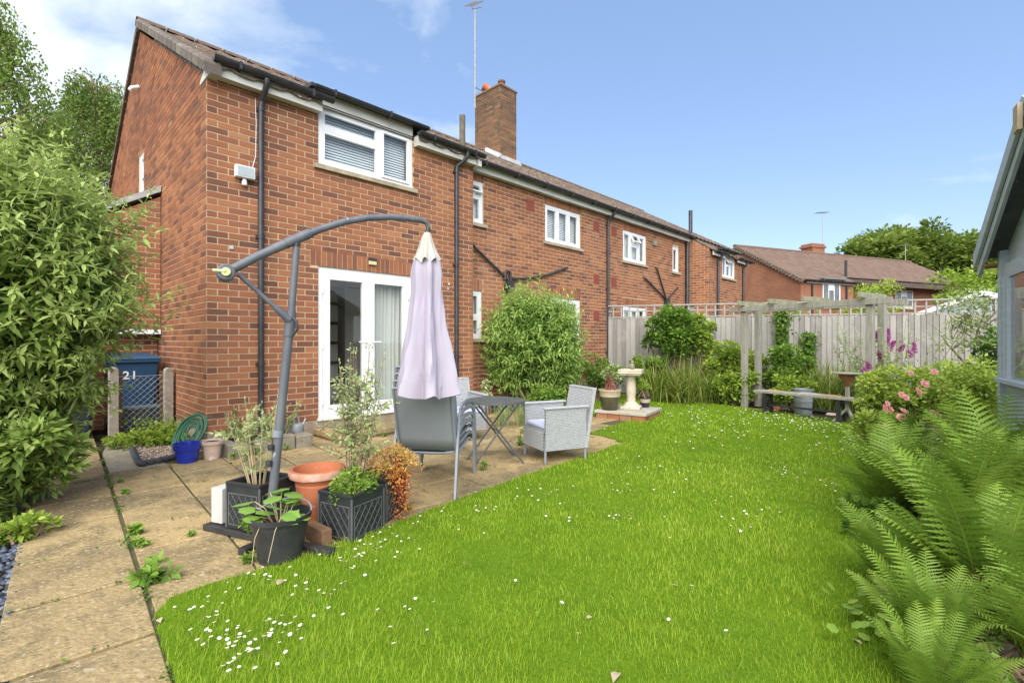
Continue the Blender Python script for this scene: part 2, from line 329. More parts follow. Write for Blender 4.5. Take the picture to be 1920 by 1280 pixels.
for i in range(14):
    for j in range(-1, 9):
        q, t = -1.03 + G * (i + .5), .097 - G * (j + .5)
        hq, ht = HU.dot(pq(q, t) - HC), HW.dot(pq(q, t) - HC)
        if (hq < .2 and ht > -.3) or ht > (-.05 if hq > .9 else -.24) or (ht > -.42 and 0 < hq < .9): continue
        cs = [pq(q + a * .22, t + b * .22) for a in (-1, 0, 1) for b in (-1, 0, 1)]
        if sum(in_lawn(c) for c in cs) >= 9 or (pq(q, t).x > 1.35) or (q > 4.6 and t > -1.1): continue
        slab(patio, q, t, G - .014, G - .014, random.randrange(6)); k += 1
for j in range(14):
    slab(path, -1.295, -1.90 + .645 * 6.5 - .645 * j, .50, .645 - .028, random.randrange(6))
for a, b in ((5.05, -1.0), (5.6, -1.1)):
    slab(patio, a, b, .52, .52, 5)
door_step = thing('door_step', 'low pair of concrete paving slabs forming the step below the white patio doors', 'step', hp(0, 0), HA)
for a, b in ((1.22, 2.06), (2.07, 2.91)):
    o = MB().bx(a, b, -.66, -.035, .035, .10, 0, .75, None, .008).build('slab', SLABM, door_step)
MB().bx(1.25, 2.88, -.62, -.04, -.045, .034, 0, .3).build('riser', PLINTH, door_step)

# ================================================================== THE TERRACE (local frame: x along facade, y into the house)
house = thing('terrace_house', 'long red brick terrace with tiled roof, chimney and white windows beside the lawn', 'house', HC, HA)
Z0, SL = 4.44, .566                                       # roof surface height above the front wall plane, and slope
RIDY = 4.06; RIDZ = Z0 + SL * RIDY
def roofz(y): return Z0 + SL * y if y < RIDY else RIDZ - SL * (y - RIDY)
def clip(poly, a, b, c):                                   # keep a*x+b*z<=c
    out = []
    for i in range(len(poly)):
        p, q = poly[i], poly[(i + 1) % len(poly)]; dp = a * p[0] + b * p[1] - c; dq = a * q[0] + b * q[1] - c
        if dp <= 0: out.append(p)
        if dp * dq < 0: s_ = dp / (dp - dq); out.append((p[0] + (q[0] - p[0]) * s_, p[1] + (q[1] - p[1]) * s_))
    return out
bvar = {}
def brick_obj(parent, P, tone, M):
    key = int(tone * 11.99)
    if key not in bvar:
        b = MB(); b.bx(-.106, .106, -.0045, .02, -.031, .031, 0, (key + .5) / 12); bvar[key] = b.mesh('brick', BRICK)
    o = link('brick', bvar[key], parent); o.matrix_local = M @ Matrix.Translation(P)
NBR = [0]
def brickwall(name, M, x0, x1, z0, z1, openings=(), soldiers=(), lines=(), singles=0, phase=0, dark=None):
    """wall in its own x-z plane (outside is -y), placed by M; openings are (x0,x1,z0,z1); lines clip the top"""
    xs = sorted({x0, x1} | {v for o in openings for v in o[:2] if x0 < v < x1}); zs = sorted({z0, z1} | {v for o in openings for v in o[2:4] if z0 < v < z1})
    mb = MB()
    for i in range(len(xs) - 1):
        for j in range(len(zs) - 1):
            cx, cz = (xs[i] + xs[i + 1]) / 2, (zs[j] + zs[j + 1]) / 2
            if any(o[0] < cx < o[1] and o[2] < cz < o[3] for o in openings): continue
            pl = [(xs[i], zs[j]), (xs[i + 1], zs[j]), (xs[i + 1], zs[j + 1]), (xs[i], zs[j + 1])]
            for (a, b, c) in lines: pl = clip(pl, a, b, c) if pl else pl
            if len(pl) > 2:
                mb.add([M @ Vector((p[0], 0, p[1])) for p in pl], [tuple(range(len(pl)))])
                mb.add([M @ Vector((p[0], .2, p[1])) for p in pl], [tuple(range(len(pl) - 1, -1, -1))], 1)
    for (a, b, c, d) in [o[:4] for o in openings]:
        r = .2
        for (p, q) in (((a, c), (b, c)), ((b, c), (b, d)), ((b, d), (a, d)), ((a, d), (a, c))):
            if abs(p[1] - z1) < 1e-6 and abs(q[1] - z1) < 1e-6: continue
            mb.add([M @ Vector((p[0], 0, p[1])), M @ Vector((q[0], 0, q[1])), M @ Vector((q[0], r, q[1])), M @ Vector((p[0], r, p[1]))], [(0, 1, 2, 3)])
    wall = mb.build(name, [MORTAR, CREAMW], house)
    sb = MB(); n1 = 0; c = 0; z = z0
    block = [o[:4] for o in openings] + [s[:4] for s in soldiers]
    def put(pl, tone, y=-.0045):
        for (a, b, cc) in lines: pl = clip(pl, a, b, cc) if pl else pl
        if len(pl) < 3: return
        k_ = len(pl); vs = [M @ Vector((p[0], y, p[1])) for p in pl] + [M @ Vector((p[0], .004, p[1])) for p in pl]
        sb.add(vs, [tuple(range(k_))] + [((i + 1) % k_, i, k_ + i, k_ + (i + 1) % k_) for i in range(k_)], 0, tone)
    single = []
    while z < z1 - .01:
        zt = min(z + .065, z1); x = x0 - (.1125 if (c + phase) % 2 else 0)
        while x < x1:
            a, b = max(x, x0 + .001), min(x + .215, x1 - .001); parts = [(a, b)]
            for o in block:
                if o[2] < z + .045 and o[3] > z + .02:
                    nx = []
                    for (p, q) in parts:
                        if q <= o[0] or p >= o[1]: nx.append((p, q)); continue
                        if p < o[0]: nx.append((p, o[0] - .004))
                        if q > o[1]: nx.append((o[1] + .004, q))
                    parts = nx
            for (p, q) in parts:
                if q - p < .02: continue
                tone = min(1, max(0, random.gauss(.54, .18)))
                if dark: tone = min(1, max(0, tone + dark(p, z)))
                if random.random() < .09: tone = random.uniform(.02, .22)
                if singles and q - p > .2149 and not lines: single.append((p + .1075, z + .0325, tone)); continue
                put([(p + .0015, z + .0015), (q - .0015, z + .0015), (q - .0015, zt - .0015), (p + .0015, zt - .0015)], tone, -.0045 + random.uniform(-.0012, .0012))
            x += .225
        z += .075; c += 1
    single.sort()
    for i, (x, z, tn) in enumerate(single):
        if i < singles: brick_obj(wall, Vector((x, random.uniform(-.0012, .0012), z)), tn, M)
        else: put([(x - .106, z - .031), (x + .106, z - .031), (x + .106, z + .031), (x - .106, z + .031)], tn)
    for (a, b, c_, d) in [s[:4] for s in soldiers]:
        n = max(1, round((b - a) / .075)); w_ = (b - a) / n
        for i in range(n):
            put([(a + i * w_ + .004, c_ + .004), (a + (i + 1) * w_ - .005, c_ + .004), (a + (i + 1) * w_ - .005, d - .006), (a + i * w_ + .004, d - .006)], random.uniform(.2, .75))
    sb.build('brickwork', BRICK, wall, kind='stuff')
    return wall
I4 = Matrix.Identity(4)
DOOR = (1.30, 2.79, .205, 2.258); WIN = (1.30, 2.79, 3.61, 4.60)
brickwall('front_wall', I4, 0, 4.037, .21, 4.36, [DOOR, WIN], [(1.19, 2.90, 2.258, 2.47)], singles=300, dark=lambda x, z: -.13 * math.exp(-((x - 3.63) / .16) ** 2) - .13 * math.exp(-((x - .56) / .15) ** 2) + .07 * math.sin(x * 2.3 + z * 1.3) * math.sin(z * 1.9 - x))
MB().bx(.003, 4.034, -.010, .19, -.1, .205).build('plinth', PLINTH, house)
# gable wall: local x runs from the back (8.04) to the front (0); outside is -x of the house
MG = Matrix(((0, 1, 0, 0), (-1, 0, 0, 2 * RIDY), (0, 0, 1, 0), (0, 0, 0, 1)))
gx = lambda y: 2 * RIDY - y
gw = (gx(4.19), gx(3.75), 3.58, 4.47)
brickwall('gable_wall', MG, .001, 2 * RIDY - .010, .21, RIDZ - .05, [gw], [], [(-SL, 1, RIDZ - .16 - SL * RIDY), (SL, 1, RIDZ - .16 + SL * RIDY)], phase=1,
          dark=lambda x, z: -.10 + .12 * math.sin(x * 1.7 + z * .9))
MB().bx(.003, .19, .01, 8.0, -.1, .205).build('plinth', PLINTH, house)
# recessed row
ROWY = .23; MR = Matrix.Translation((0, ROWY, 0))
wins = dict(w1=(4.06, 4.485, 3.385, 4.155), w2=(6.236, 7.471, 3.345, 4.13), w3=(9.287, 10.452, 3.305, 4.09), w4=(12.02, 12.402, 3.30, 4.06),
            g1=(4.06, 4.446, 1.30, 2.165), g2=(6.236, 7.45, 1.30, 2.18), g3=(9.287, 10.452, 1.28, 2.15))
ops = list(wins.values()); sol = [(o[0] - .02, o[1] + .02, o[3], min(o[3] + .215, 4.36)) for k_, o in wins.items() if k_ != 'w4']
brickwall('rear_row_wall', MR, 4.04, 13.04, .06, 4.36, ops, sol)
MB().bx(4.0, 4.036, .0, ROWY, 0, 4.33).build('return_wall', BRICK, house)
# the far projecting end: side wall and front
PY = -.49
MS = Matrix(((0, 1, 0, 12.95), (-1, 0, 0, ROWY), (0, 0, 1, 0), (0, 0, 0, 1)))
MF = Matrix.Translation((0, PY, 0))
b2w = (13.89, 14.93, 3.26, 3.95)
brickwall('projecting_front_wall', MF, 12.951, 15.86, .06, 3.95, [b2w])
# side wall: local x = distance forward from the row wall
brickwall('projecting_side_wall', MS, .0, ROWY - PY - .010, .06, 4.50, [], [], [(.66, 1, 4.485)])
MB().bx(15.66, 15.85, PY + .21, 8, .0, 3.9).bx(16.9, 17.08, .3, 8, 0, 4.3).bx(15.9, 17.08, .24, .43, 0, 4.3).build('end_wall', BRICK, house)
MB().bx(0.2, 17.08, 7.85, 8.04, 0, 4.28).build('back_wall', BRICK, house)

# roof: tiled front slope in strips, plain back slope
VERGE = mat('verge_cement', (.17, .145, .12), (.11, .092, .075), scale=9, rough=.95, bump=.5, tmix=.5, tones=[(0, (.07, .058, .047)), (.5, (.155, .13, .108)), (1, (.26, .225, .185))], spots=(20, .66, (.30, .28, .23)))
def tiles(x0, x1, y0, y1, zf=None, name='roof_tiles', kind='stuff', course=.30):
    zf = zf or (lambda y: Z0 + SL * y); mb_v = []; mb_f = []; tn = []
    L = math.hypot(y1 - y0, zf(y1) - zf(y0)); nc = max(1, round(L / course)); nt_ = max(1, round((x1 - x0) / .30)); tw = (x1 - x0) / nt_
    prof = [(0, .004), (.14, .0), (.40, .0), (.52, .018), (.66, .030), (.80, .018), (.94, .004)]
    for c in range(nc):
        ya, yb = y0 + (y1 - y0) * c / nc, y0 + (y1 - y0) * (c + 1) / nc + .012
        row = [(x0 + tw * (i + p), h) for i in range(nt_) for p, h in prof] + [(x1, .004)]
        tones = [random.uniform(.1, .9) for _ in range(nt_)]
        b = len(mb_v)
        for (x, h) in row:
            mb_v += [(x, ya, zf(ya) + h - .008), (x, ya, zf(ya) + h + .018), (x, yb, zf(yb) + h - .004)]
        for i in range(len(row) - 1):
            a = b + 3 * i
            mb_f += [(a, a + 3, a + 4, a + 1), (a + 1, a + 4, a + 5, a + 2)]; tn += [tones[min(i // 7, nt_ - 1)]] * 2
    me = npmesh(name, np.array(mb_v), np.array(mb_f), TILE, np.array(tn)); return me
roof = MB().add([(-.04, -.02, Z0 - .05), (17.12, -.02, Z0 - .05), (17.12, RIDY, RIDZ - .04), (-.04, RIDY, RIDZ - .04)], [(0, 1, 2, 3), (3, 2, 1, 0)]) \
    .add([(-.04, RIDY, RIDZ - .03), (17.12, RIDY, RIDZ - .03), (17.12, 2 * RIDY + .2, roofz(2 * RIDY + .2)), (-.04, 2 * RIDY + .2, roofz(2 * RIDY + .2))], [(0, 1, 2, 3), (3, 2, 1, 0)]).build('roof', TILE, house)
for (a, b, ya) in ((-.02, 1.29, -.16), (1.30, 2.80, .52), (2.81, 4.10, -.16), (4.11, 13.0, .02), (13.01, 17.1, .02)):
    link('roof_tiles', tiles(a, b, ya, RIDY), roof, 'stuff')
cz = lambda y: 4.42 + (y - .1) * .66
link('roof_tiles', tiles(12.93, 15.92, PY - .16, .14, cz), roof, 'stuff')
MB().bx(12.94, 15.9, PY - .1, .1, 0, .02, M=Matrix(((1, 0, 0, 0), (0, 1, 0, 0), (0, .66, 1, 4.34), (0, 0, 0, 1)))).build('catslide_deck', TILE, roof)
# verge tiles up the gable, ridge tiles along the top
for i in range(16):
    y = -.20 + i * (RIDY + .17) / 16; dy = (RIDY + .17) / 16
    m_ = MB(); m_.bx(-.08, .10, 0, dy * .84, -.10, .04, 0, random.uniform(.1, .95), Matrix(((1, 0, 0, 0), (0, 1, 0, y), (0, SL, 1, Z0 + SL * y + .012), (0, 0, 0, 1))), .03)
    m_.build('verge_tile', VERGE, roof)
    y2 = 2 * RIDY + .2 - i * dy
    m_ = MB(); m_.bx(-.05, .10, -dy * 1.04, 0, -.10, .03, 0, random.uniform(.0, .4), Matrix(((1, 0, 0, 0), (0, 1, 0, y2), (0, -SL, 1, roofz(y2)), (0, 0, 0, 1))))
    m_.build('verge_tile', TILE, roof)
rt = MB(); rt.add([(x, RIDY + .13 * math.cos(a), RIDZ - .03 + .10 * math.sin(a)) for x in (0, .43) for a in [PI * k_ / 6 for k_ in range(7)]], [(i, i + 1, i + 8, i + 7) for i in range(6)])
rtm = rt.mesh('ridge_tile', TILE)
for i in range(39): link('ridge_tile', rtm, roof, M=Matrix.Translation((-.06 + i * .44, 0, random.uniform(0, .006))))
# eaves: fascias, boxed end, gutters, downpipes
fb = MB(); fb.bx(.10, 1.298, -.13, -.105, 4.27, 4.425).bx(.10, 1.298, -.104, -.009, 4.275, 4.29); fb.build('fascia', FASCIA, house)
fb = MB(); fb.bx(2.815, 4.0, -.13, -.105, 4.27, 4.425).bx(2.815, 4.0, -.104, -.009, 4.275, 4.29).bx(2.806, 2.814, -.135, -.009, 4.265, 4.42); fb.build('fascia', FASCIA, house)
fb = MB(); fb.bx(4.10, 13.0, .10, .125, 4.285, 4.475).bx(4.10, 13.0, .126, .221, 4.29, 4.30); fb.build('fascia', FASCIA, house)
for a_, b_ in ((12.95, 13.88), (14.94, 15.9)): MB().bx(a_, b_, PY - .11, PY - .085, 3.82, 3.93).build('fascia', FASCIA, house)
for xe, s_ in ((-.012, 1), (4.02, 1)):
    MB().poly([(xe, -.16, 4.255), (xe, .24 if xe < 1 else -.01, 4.255), (xe, .24 if xe < 1 else -.01, 4.30), (xe, .0, 4.40), (xe, -.16, 4.40)], .11 if xe < 1 else .075, (1, 0, 0)).build('eaves_box', FASCIA, house)
def gutter(x0, x1, y, z, parent=house, r=.058):
    b = MB(); n = 8; vs = []
    for x in (x0, x1):
        for i in range(n + 1):
            a = PI + PI * i / n; vs.append((x, y + r * math.cos(a), z + r * math.sin(a) * 1.05))
        for i in range(n, -1, -1):
            a = PI + PI * i / n; vs.append((x, y + (r - .006) * math.cos(a), z + (r - .006) * math.sin(a) * 1.05))
    k_ = 2 * (n + 1); b.add(vs, [(i, (i + 1) % k_, k_ + (i + 1) % k_, k_ + i) for i in range(k_)] + [tuple(range(k_ - 1, -1, -1)), tuple(range(k_, 2 * k_))])
    for x in (x0 + .004, x1 - .004): b.add([(x, y + r * math.cos(PI + PI * i / n), z + r * math.sin(PI + PI * i / n)) for i in range(n + 1)], [tuple(range(n + 1))])
    x = x0 + .25
    while x < x1: b.bx(x, x + .03, y - r - .006, y + r + .02, z - r - .012, z + .012); x += .85
    return b.build('gutter', BLACKP, parent, smooth=True)
gutter(.02, 1.42, -.19, 4.455); gutter(2.78, 4.14, -.19, 4.455); gutter(4.08, 13.0, .035, 4.46); gutter(13.0, 13.95, PY - .17, 3.96); gutter(14.9, 16.2, PY - .17, 3.96)
def downpipe(x, y, z1, z0, yg, r=.034, gz=4.40, kick=.1, parent=house):
    b = MB(); pts = [(x + kick, yg, gz), (x + kick, yg, gz - .06), (x + kick * .8, yg * .6 + y * .4, gz - .13), (x + .01, y, gz - .22), (x, y, gz - .27), (x, y, z0)]
    b.tube(pts, r, 12)
    z = gz - .35
    while z > z0 + .2: b.tube([(x, y, z), (x, y, z + .05)], r + .006, 12); b.bx(x - .05, x + .05, y + r * .5, y + r + .006, z + .005, z + .045); z -= 1.55
    return b.build('downpipe', BLACKP, parent, smooth=True)
downpipe(.565, -.05, 0, 0.0, -.19, kick=.02); downpipe(3.63, -.05, 0, .0, -.19, kick=.12)
downpipe(8.54, .185, 0, 0.0, .035, kick=.05); downpipe(13.47, PY - .045, 0, 0, PY - .17, gz=3.92, kick=.02); downpipe(15.62, PY - .045, 0, 0, PY - .17, gz=3.92, kick=.02)
MB().tube([(12.86, .16, 0), (12.86, .16, 4.5), (12.95, .1, 4.62), (12.95, .1, 5.25)], .058, 12).build('soil_stack', BLACKP, house, smooth=True)
MB().tube([(3.98, .22, 4.5), (3.98, .22, 5.22)], .052, 14).tube([(3.98, .22, 4.55), (3.98, .22, 4.66)], [.085, .07], 14).build('vent_pipe', mat('lichen_pipe', (.10, .085, .065), (.17, .15, .11), scale=12, rough=.9), house, smooth=True)
# waste pipes on the row wall
def wall_pipe(pts, r=.024): MB().tube(pts, r, 10).build('waste_pipe', BLACKP, house, smooth=True)
wy = ROWY - .05
wall_pipe([(4.2, wy, 2.97), (4.26, wy, 2.92), (5.02, wy, 2.47), (5.1, wy, 2.40)]); wall_pipe([(6.97, ROWY + .02, 2.88), (6.93, wy, 2.86), (6.2, wy, 2.62), (5.6, wy, 2.5), (5.2, wy, 2.46)])
MB().bx(5.02, 5.20, wy - .06, ROWY - .012, 2.24, 2.40).tube([(5.11, wy, 2.3), (5.11, wy, .05)], .034, 10).build('hopper_pipe', BLACKP, house)
MB().tube([(5.0, wy, 2.42), (5.0, wy, 2.56), (5.06, wy, 2.6), (5.14, wy, 2.58), (5.16, wy, 2.4)], .028, 10).build('waste_pipe', BLACKP, house, smooth=True)
wall_pipe([(10.28, ROWY + .02, 2.99), (10.3, wy, 2.96), (11.5, wy, 2.46)]); wall_pipe([(10.95, ROWY + .02, 3.34), (10.97, wy, 3.3), (11.53, wy, 2.46)]); wall_pipe([(12.26, wy, 2.84), (11.6, wy, 2.46)])
MB().bx(11.46, 11.64, wy - .06, ROWY - .012, 2.28, 2.46).tube([(11.55, wy, 2.3), (11.55, wy, .05)], .034, 10).build('hopper_pipe', BLACKP, house)
vm = mat('red_vent', (.28, .075, .05), (.22, .06, .045), scale=20, rough=.9)
for (x, z) in ((5.77, 4.0), (8.1, 3.98), (8.86, 3.98), (8.1, 2.72), (8.86, 2.72), (8.1, 1.87)):
    b = MB().bx(x - .11, x + .11, ROWY - .014, ROWY, z - .11, z + .11)
    for i in range(5): b.bx(x - .10, x + .10, ROWY - .018, ROWY - .013, z - .09 + i * .04, z - .07 + i * .04)
    b.build('air_brick', vm, house)
MB().bx(10.8, 10.98, ROWY - .05, ROWY - .012, 3.90, 4.06).build('extractor_vent', STONE, house)
# chimney
ch = MB().bx(8.05, 8.70, 3.42, 4.48, 5.8, 8.45).build('chimney', MORTAR, roof)
cbk = MB()
CHB = mat('chimney_brick', (.20, .125, .07), (.14, .095, .055), scale=10, rough=.95, bump=.6, bscale=50, tmix=.35, spots=(3.2, .62, (.20, .17, .09)),
          tones=[(0, (.07, .055, .045)), (.5, (.19, .10, .058)), (1, (.31, .155, .075))])
for c in range(36):
    z = 5.76 + c * .075; dk = -.22 * max(0, (z - 7.2))
    for (o_, L_, fx) in (((8.05, 3.42), .65, 1), ((8.05, 3.42), 1.06, 0), ((8.70, 3.42), 1.06, 2), ((8.05, 4.48), .65, 3)):
        x = -(.1125 if c % 2 else 0)
        while x < L_:
            a, b = max(x, 0), min(x + .215, L_)
            if b - a > .03:
                tn = min(1, max(0, random.gauss(.5, .25) + dk))
                if fx == 1: cbk.bx(8.05 + a, 8.05 + b, 3.412, 3.43, z, z + .065, 0, tn)
                elif fx == 0: cbk.bx(8.042, 8.06, 3.42 + a, 3.42 + b, z, z + .065, 0, tn)
                elif fx == 2: cbk.bx(8.69, 8.708, 3.42 + a, 3.42 + b, z, z + .065, 0, tn)
                else: cbk.bx(8.05 + a, 8.05 + b, 4.47, 4.488, z, z + .065, 0, tn)
            x += .225
cbk.build('brickwork', CHB, ch, kind='stuff')
MB().bx(8.02, 8.73, 3.39, 4.51, 8.45, 8.51).bx(8.09, 8.66, 3.46, 4.44, 8.511, 8.57).build('chimney_cap', CHB, roof, bevel=.015)
MB().lathe([(.13, 8.40), (.12, 8.46), (.095, 8.50), (.095, 8.60), (.11, 8.61), (.11, 8.66), (.08, 8.66), (.08, 8.5)], 18, (8.4, 3.72, .15)).build('chimney_pot', mat('old_clay', (.13, .075, .055), (.20, .10, .06), scale=12, rough=.95), roof, smooth=True)
MB().tube([(8.38, 4.15, 8.53), (8.38, 4.17, 8.67), (8.30, 4.24, 8.75), (8.20, 4.30, 8.81)], [.10, .10, .105, .12], 14).build('chimney_cowl', TERRA, roof, smooth=True)
MB().add([(7.98, 3.32, Z0 + SL * 3.32 + .04), (8.85, 3.32, Z0 + SL * 3.32 + .04), (8.85, 3.43, Z0 + SL * 3.43 + .16), (7.98, 3.43, Z0 + SL * 3.43 + .16)], [(0, 1, 2, 3)]) \
    .add([(7.93, 3.35, roofz(3.35) + .04), (8.04, 3.35, roofz(3.35) + .17), (8.04, 4.0, roofz(4.0) + .17), (7.93, 4.0, roofz(4.0) + .04)], [(0, 1, 2, 3)]).build('chimney_flashing', LEAD, roof)
# the lean-to against the gable
lw = Matrix.Translation((0, 2.39, 0))
brickwall('lean_to_wall', lw, -1.65, -.012, 1.43, 3.5, [], [], [(-.62, 1, 3.40)])
brickwall('porch_wall', Matrix.Translation((0, 2.61, 0)), -1.65, -.012, 0.0, 1.38)
MB().bx(-1.66, -.014, 2.36, 2.60, 1.36, 1.425).build('white_lintel', UPVC, house)
MB().poly([(-1.7, 2.33, 2.42), (-.016, 2.33, 3.46), (-.016, 2.33, 3.55), (-1.7, 2.33, 2.50)], 3.2, (0, 1, 0)).build('lean_to_roof', LEAD, house)
MB().bx(-1.65, -1.5, 2.6, 5.5, 0, 2.4).build('lean_to_side', BRICK, house)

# windows ----------------------------------------------------------------
def bar(b, x0, x1, z0, z1, y=0, d=.05): b.bx(x0, x1, y, y + d, z0, z1)
def window(op, y, cols, transom=None, sill=True, fill='blind', openl=(), fw=.055, parent=house, name='window', M=None, backy=.14):
    """white framed window in opening op on a wall plane y (outside -y); cols = relative widths, transom = {col: height}"""
    x0, x1, z0, z1 = op; x0 += .003; x1 -= .003; z0 += .003; z1 -= .003
    fr = MB(); yf = y + .015
    bar(fr, x0, x1, z0, z0 + fw, yf, .06); bar(fr, x0, x1, z1 - fw, z1, yf, .06); bar(fr, x0, x0 + fw, z0 + fw, z1 - fw, yf, .06); bar(fr, x1 - fw, x1, z0 + fw, z1 - fw, yf, .06)
    tot = sum(cols); xs = [x0]
    for c in cols: xs.append(xs[-1] + (x1 - x0) * c / tot)
    for x in xs[1:-1]: bar(fr, x - fw * .45, x + fw * .45, z0 + fw, z1 - fw, yf + .001, .058)
    lights = []
    for i in range(len(cols)):
        a, b = (x0 + fw if i == 0 else xs[i] + fw * .45), (x1 - fw if i == len(cols) - 1 else xs[i + 1] - fw * .45)
        if transom and i in transom:
            zt = z0 + (z1 - z0) * transom[i]; bar(fr, a, b, zt - fw * .45, zt + fw * .45, yf + .002, .056)
            lights += [(i, 'low', a, b, z0 + fw, zt - fw * .45), (i, 'top', a, b, zt + fw * .45, z1 - fw)]
        else: lights.append((i, 'all', a, b, z0 + fw, z1 - fw))
    w = fr.build(name, UPVC, parent)
    if M is not None: w.matrix_local = M
    for (i, kd, a, b, c, d) in lights:
        s = .022; opn = [o_ for o_ in openl if o_[0] == i and o_[1] == kd]
        sh = MB(); dx, dz = (b - a), (d - c)
        sh.bx(0, dx, -.012, .03, -dz, -dz + .035).bx(0, dx, -.012, .03, -.035, 0).bx(0, .035, -.012, .03, -dz + .035, -.035).bx(dx - .035, dx, -.012, .03, -dz + .035, -.035)
        sash = sh.build('sash', UPVC, w); gl = MB().bx(.03, dx - .03, .006, .012, -dz + .03, -.03).build('pane', GLASS, w)
        Mx = Matrix.Translation((a, yf + .016, d))
        if opn:
            hinge, angd = opn[0][2], opn[0][3]
            if hinge == 'top': Mx = Mx @ Matrix.Rotation(-R(angd), 4, 'X')
            elif hinge == 'right': Mx = Matrix.Translation((b, yf - .01, d)) @ Matrix.Rotation(R(angd), 4, 'Z') @ Matrix.Translation((-dx, 0, 0))
            elif hinge == 'left': Mx = Mx @ Matrix.Rotation(-R(angd), 4, 'Z')
        sash.matrix_local = Mx; gl.matrix_local = Mx
    if fill == 'slats':
        n = int((z1 - z0 - .1) / .038); sm = MB().box((0, 0, 0), (x1 - x0 - .1, .034, .0018), rx=R(66)).mesh('blind_slat', BLIND)
        for i in range(n): link('blind_slat', sm, w, M=Matrix.Translation(((x0 + x1) / 2, y + backy, z0 + .07 + i * .038)))
    elif fill:
        b = MB(); n = 40; vs = []
        for i in range(n + 1):
            x = x0 + .03 + (x1 - x0 - .06) * i / n; yy = y + backy + (.012 * math.sin(i * 1.3) if fill == 'net' else 0); vs += [(x, yy, z0 + .03), (x, yy, z1 - .03)]
        b.add(vs, [(2 * i, 2 * i + 2, 2 * i + 3, 2 * i + 1) for i in range(n)]); b.build('curtain' if fill == 'net' else 'blind', CURT if fill == 'net' else BLIND, w)
    if sill:
        sl = MB(); sl.bx(x0 - .07, x1 + .07, y - .055, y + .02, z0 - .062, z0 - .001, 0, .5, None, .006); sl.build('sill', SILL, w)
    return w
WINL = (WIN[0], WIN[1], WIN[2], 4.425)
window(WINL, 0, (.62, .38), {0: .63}, fill='slats', openl=[(1, 'all', 'right', 0)], fw=.06)
window(wins['w1'], ROWY, (1,), {0: .66}, fill='blind', openl=[(0, 'top', 'top', 28)]); window(wins['w2'], ROWY, (.37, .33, .36), None, openl=[], fill='slats')
window(wins['w3'], ROWY, (.33, .36, .31), {1: .60}, fill='net', openl=[(1, 'top', 'top', 30)]); window(wins['w4'], ROWY, (1,), fill='net')
window(wins['g1'], ROWY, (1,), {0: .45}, fill='net'); window(wins['g2'], ROWY, (.5, .5), fill='net'); window(wins['g3'], ROWY, (.34, .33, .33), fill='net')
window(b2w, PY, (.33, .34, .33), {1: .62}, fill=None, openl=[(1, 'top', 'top', 35)])
gwm = MG @ Matrix.Identity(4)
window(gw, 0, (1,), {0: .6}, sill=False, fill='blind', M=MG)
# dormer heads over the two eaves windows
def dormer(x0, x1, y, zt, deep):
    b = MB(); b.bx(x0 + .002, x1 - .002, y - .01, y + .05, zt + .002, zt + .15).bx(x0 + .003, x0 + .05, y + .051, y + deep, zt - .13, zt + .15).bx(x1 - .05, x1 - .003, y + .051, y + deep, zt - .13, zt + .15)
    b.build('dormer_board', FASCIA, house)
    MB().bx(x0 - .15, x1 + .24, y - .13, y + deep + .35, zt + .155, zt + .20, M=Matrix(((1, 0, 0, 0), (0, 1, 0, 0), (0, .10, 1, -.10 * y), (0, 0, 0, 1)))).build('dormer_roof', BLACKP if deep > .4 else FELT, house)
    gutter(x0 - .10, x1 + .20, y - .12, zt + .17, r=.05)
dormer(1.30, 2.79, 0, 4.425, .60); dormer(13.89, 14.93, PY, 3.95, .42)
MB().add([(1.02, .02, 4.47), (1.28, -.03, 4.62), (1.28, .25, 4.66), (1.05, .3, 4.63)], [(0, 1, 2, 3)]).build('flashing', LEAD, house)
# french doors: frame, two leaves, handles; a room behind
dx0, dx1, dz0, dz1 = DOOR
fr = MB(); yf = .02
fr.bx(dx0 + .003, dx0 + .07, yf, yf + .07, dz0, dz1 - .003).bx(dx1 - .07, dx1 - .003, yf, yf + .07, dz0, dz1 - .003).bx(dx0 + .07, dx1 - .07, yf, yf + .07, dz1 - .07, dz1 - .003).bx(dx0 + .07, dx1 - .07, yf - .03, yf + .07, dz0, dz0 + .05).bx(dx0 - .02, dx1 + .02, -.05, .018, dz0 - .012, dz0 + .022)
door = fr.build('patio_door', UPVC, house, bevel=.004)
xm = (dx0 + dx1) / 2
for (a, b, hs) in ((dx0 + .073, xm - .002, 1), (xm + .002, dx1 - .073, -1)):
    s_ = .095; lf = MB(); y0, y1 = yf - .012, yf + .055
    lf.bx(a, a + s_, y0, y1, dz0 + .053, dz1 - .073).bx(b - s_, b, y0, y1, dz0 + .053, dz1 - .073).bx(a + s_, b - s_, y0, y1, dz1 - .073 - s_, dz1 - .073).bx(a + s_, b - s_, y0, y1, dz0 + .053, dz0 + .053 + s_ + .03)
    lf.build('door_leaf', UPVC, door, bevel=.006)
    MB().bx(a + s_ - .005, b - s_ + .005, yf + .015, yf + .022, dz0 + .17, dz1 - .16).build('pane', GLASS, door)
    hx = b - s_ * .5 if hs == 1 else a + s_ * .5
    hb = MB(); hb.bx(hx - .016, hx + .016, y0 - .008, y0 - .0005, 1.10, 1.32).tube([(hx, y0 - .006, 1.24), (hx, y0 - .05, 1.24), (hx - hs * .125, y0 - .05, 1.243)], .0095, 8); hb.bx(hx - .006, hx + .006, y0 - .0095, y0 - .0081, 1.15, 1.175, 1)
    hb.build('door_handle', [UPVC, BLACKP], door)
    gx_ = a + .004 if hs == 1 else b - .004
    hg = MB()
    for z in (.45, 1.2, 1.95): hg.tube([(gx_ - hs * .012, y0 - .006, z - .05), (gx_ - hs * .012, y0 - .006, z + .05)], .011, 8)
    hg.build('hinge', UPVC, door)
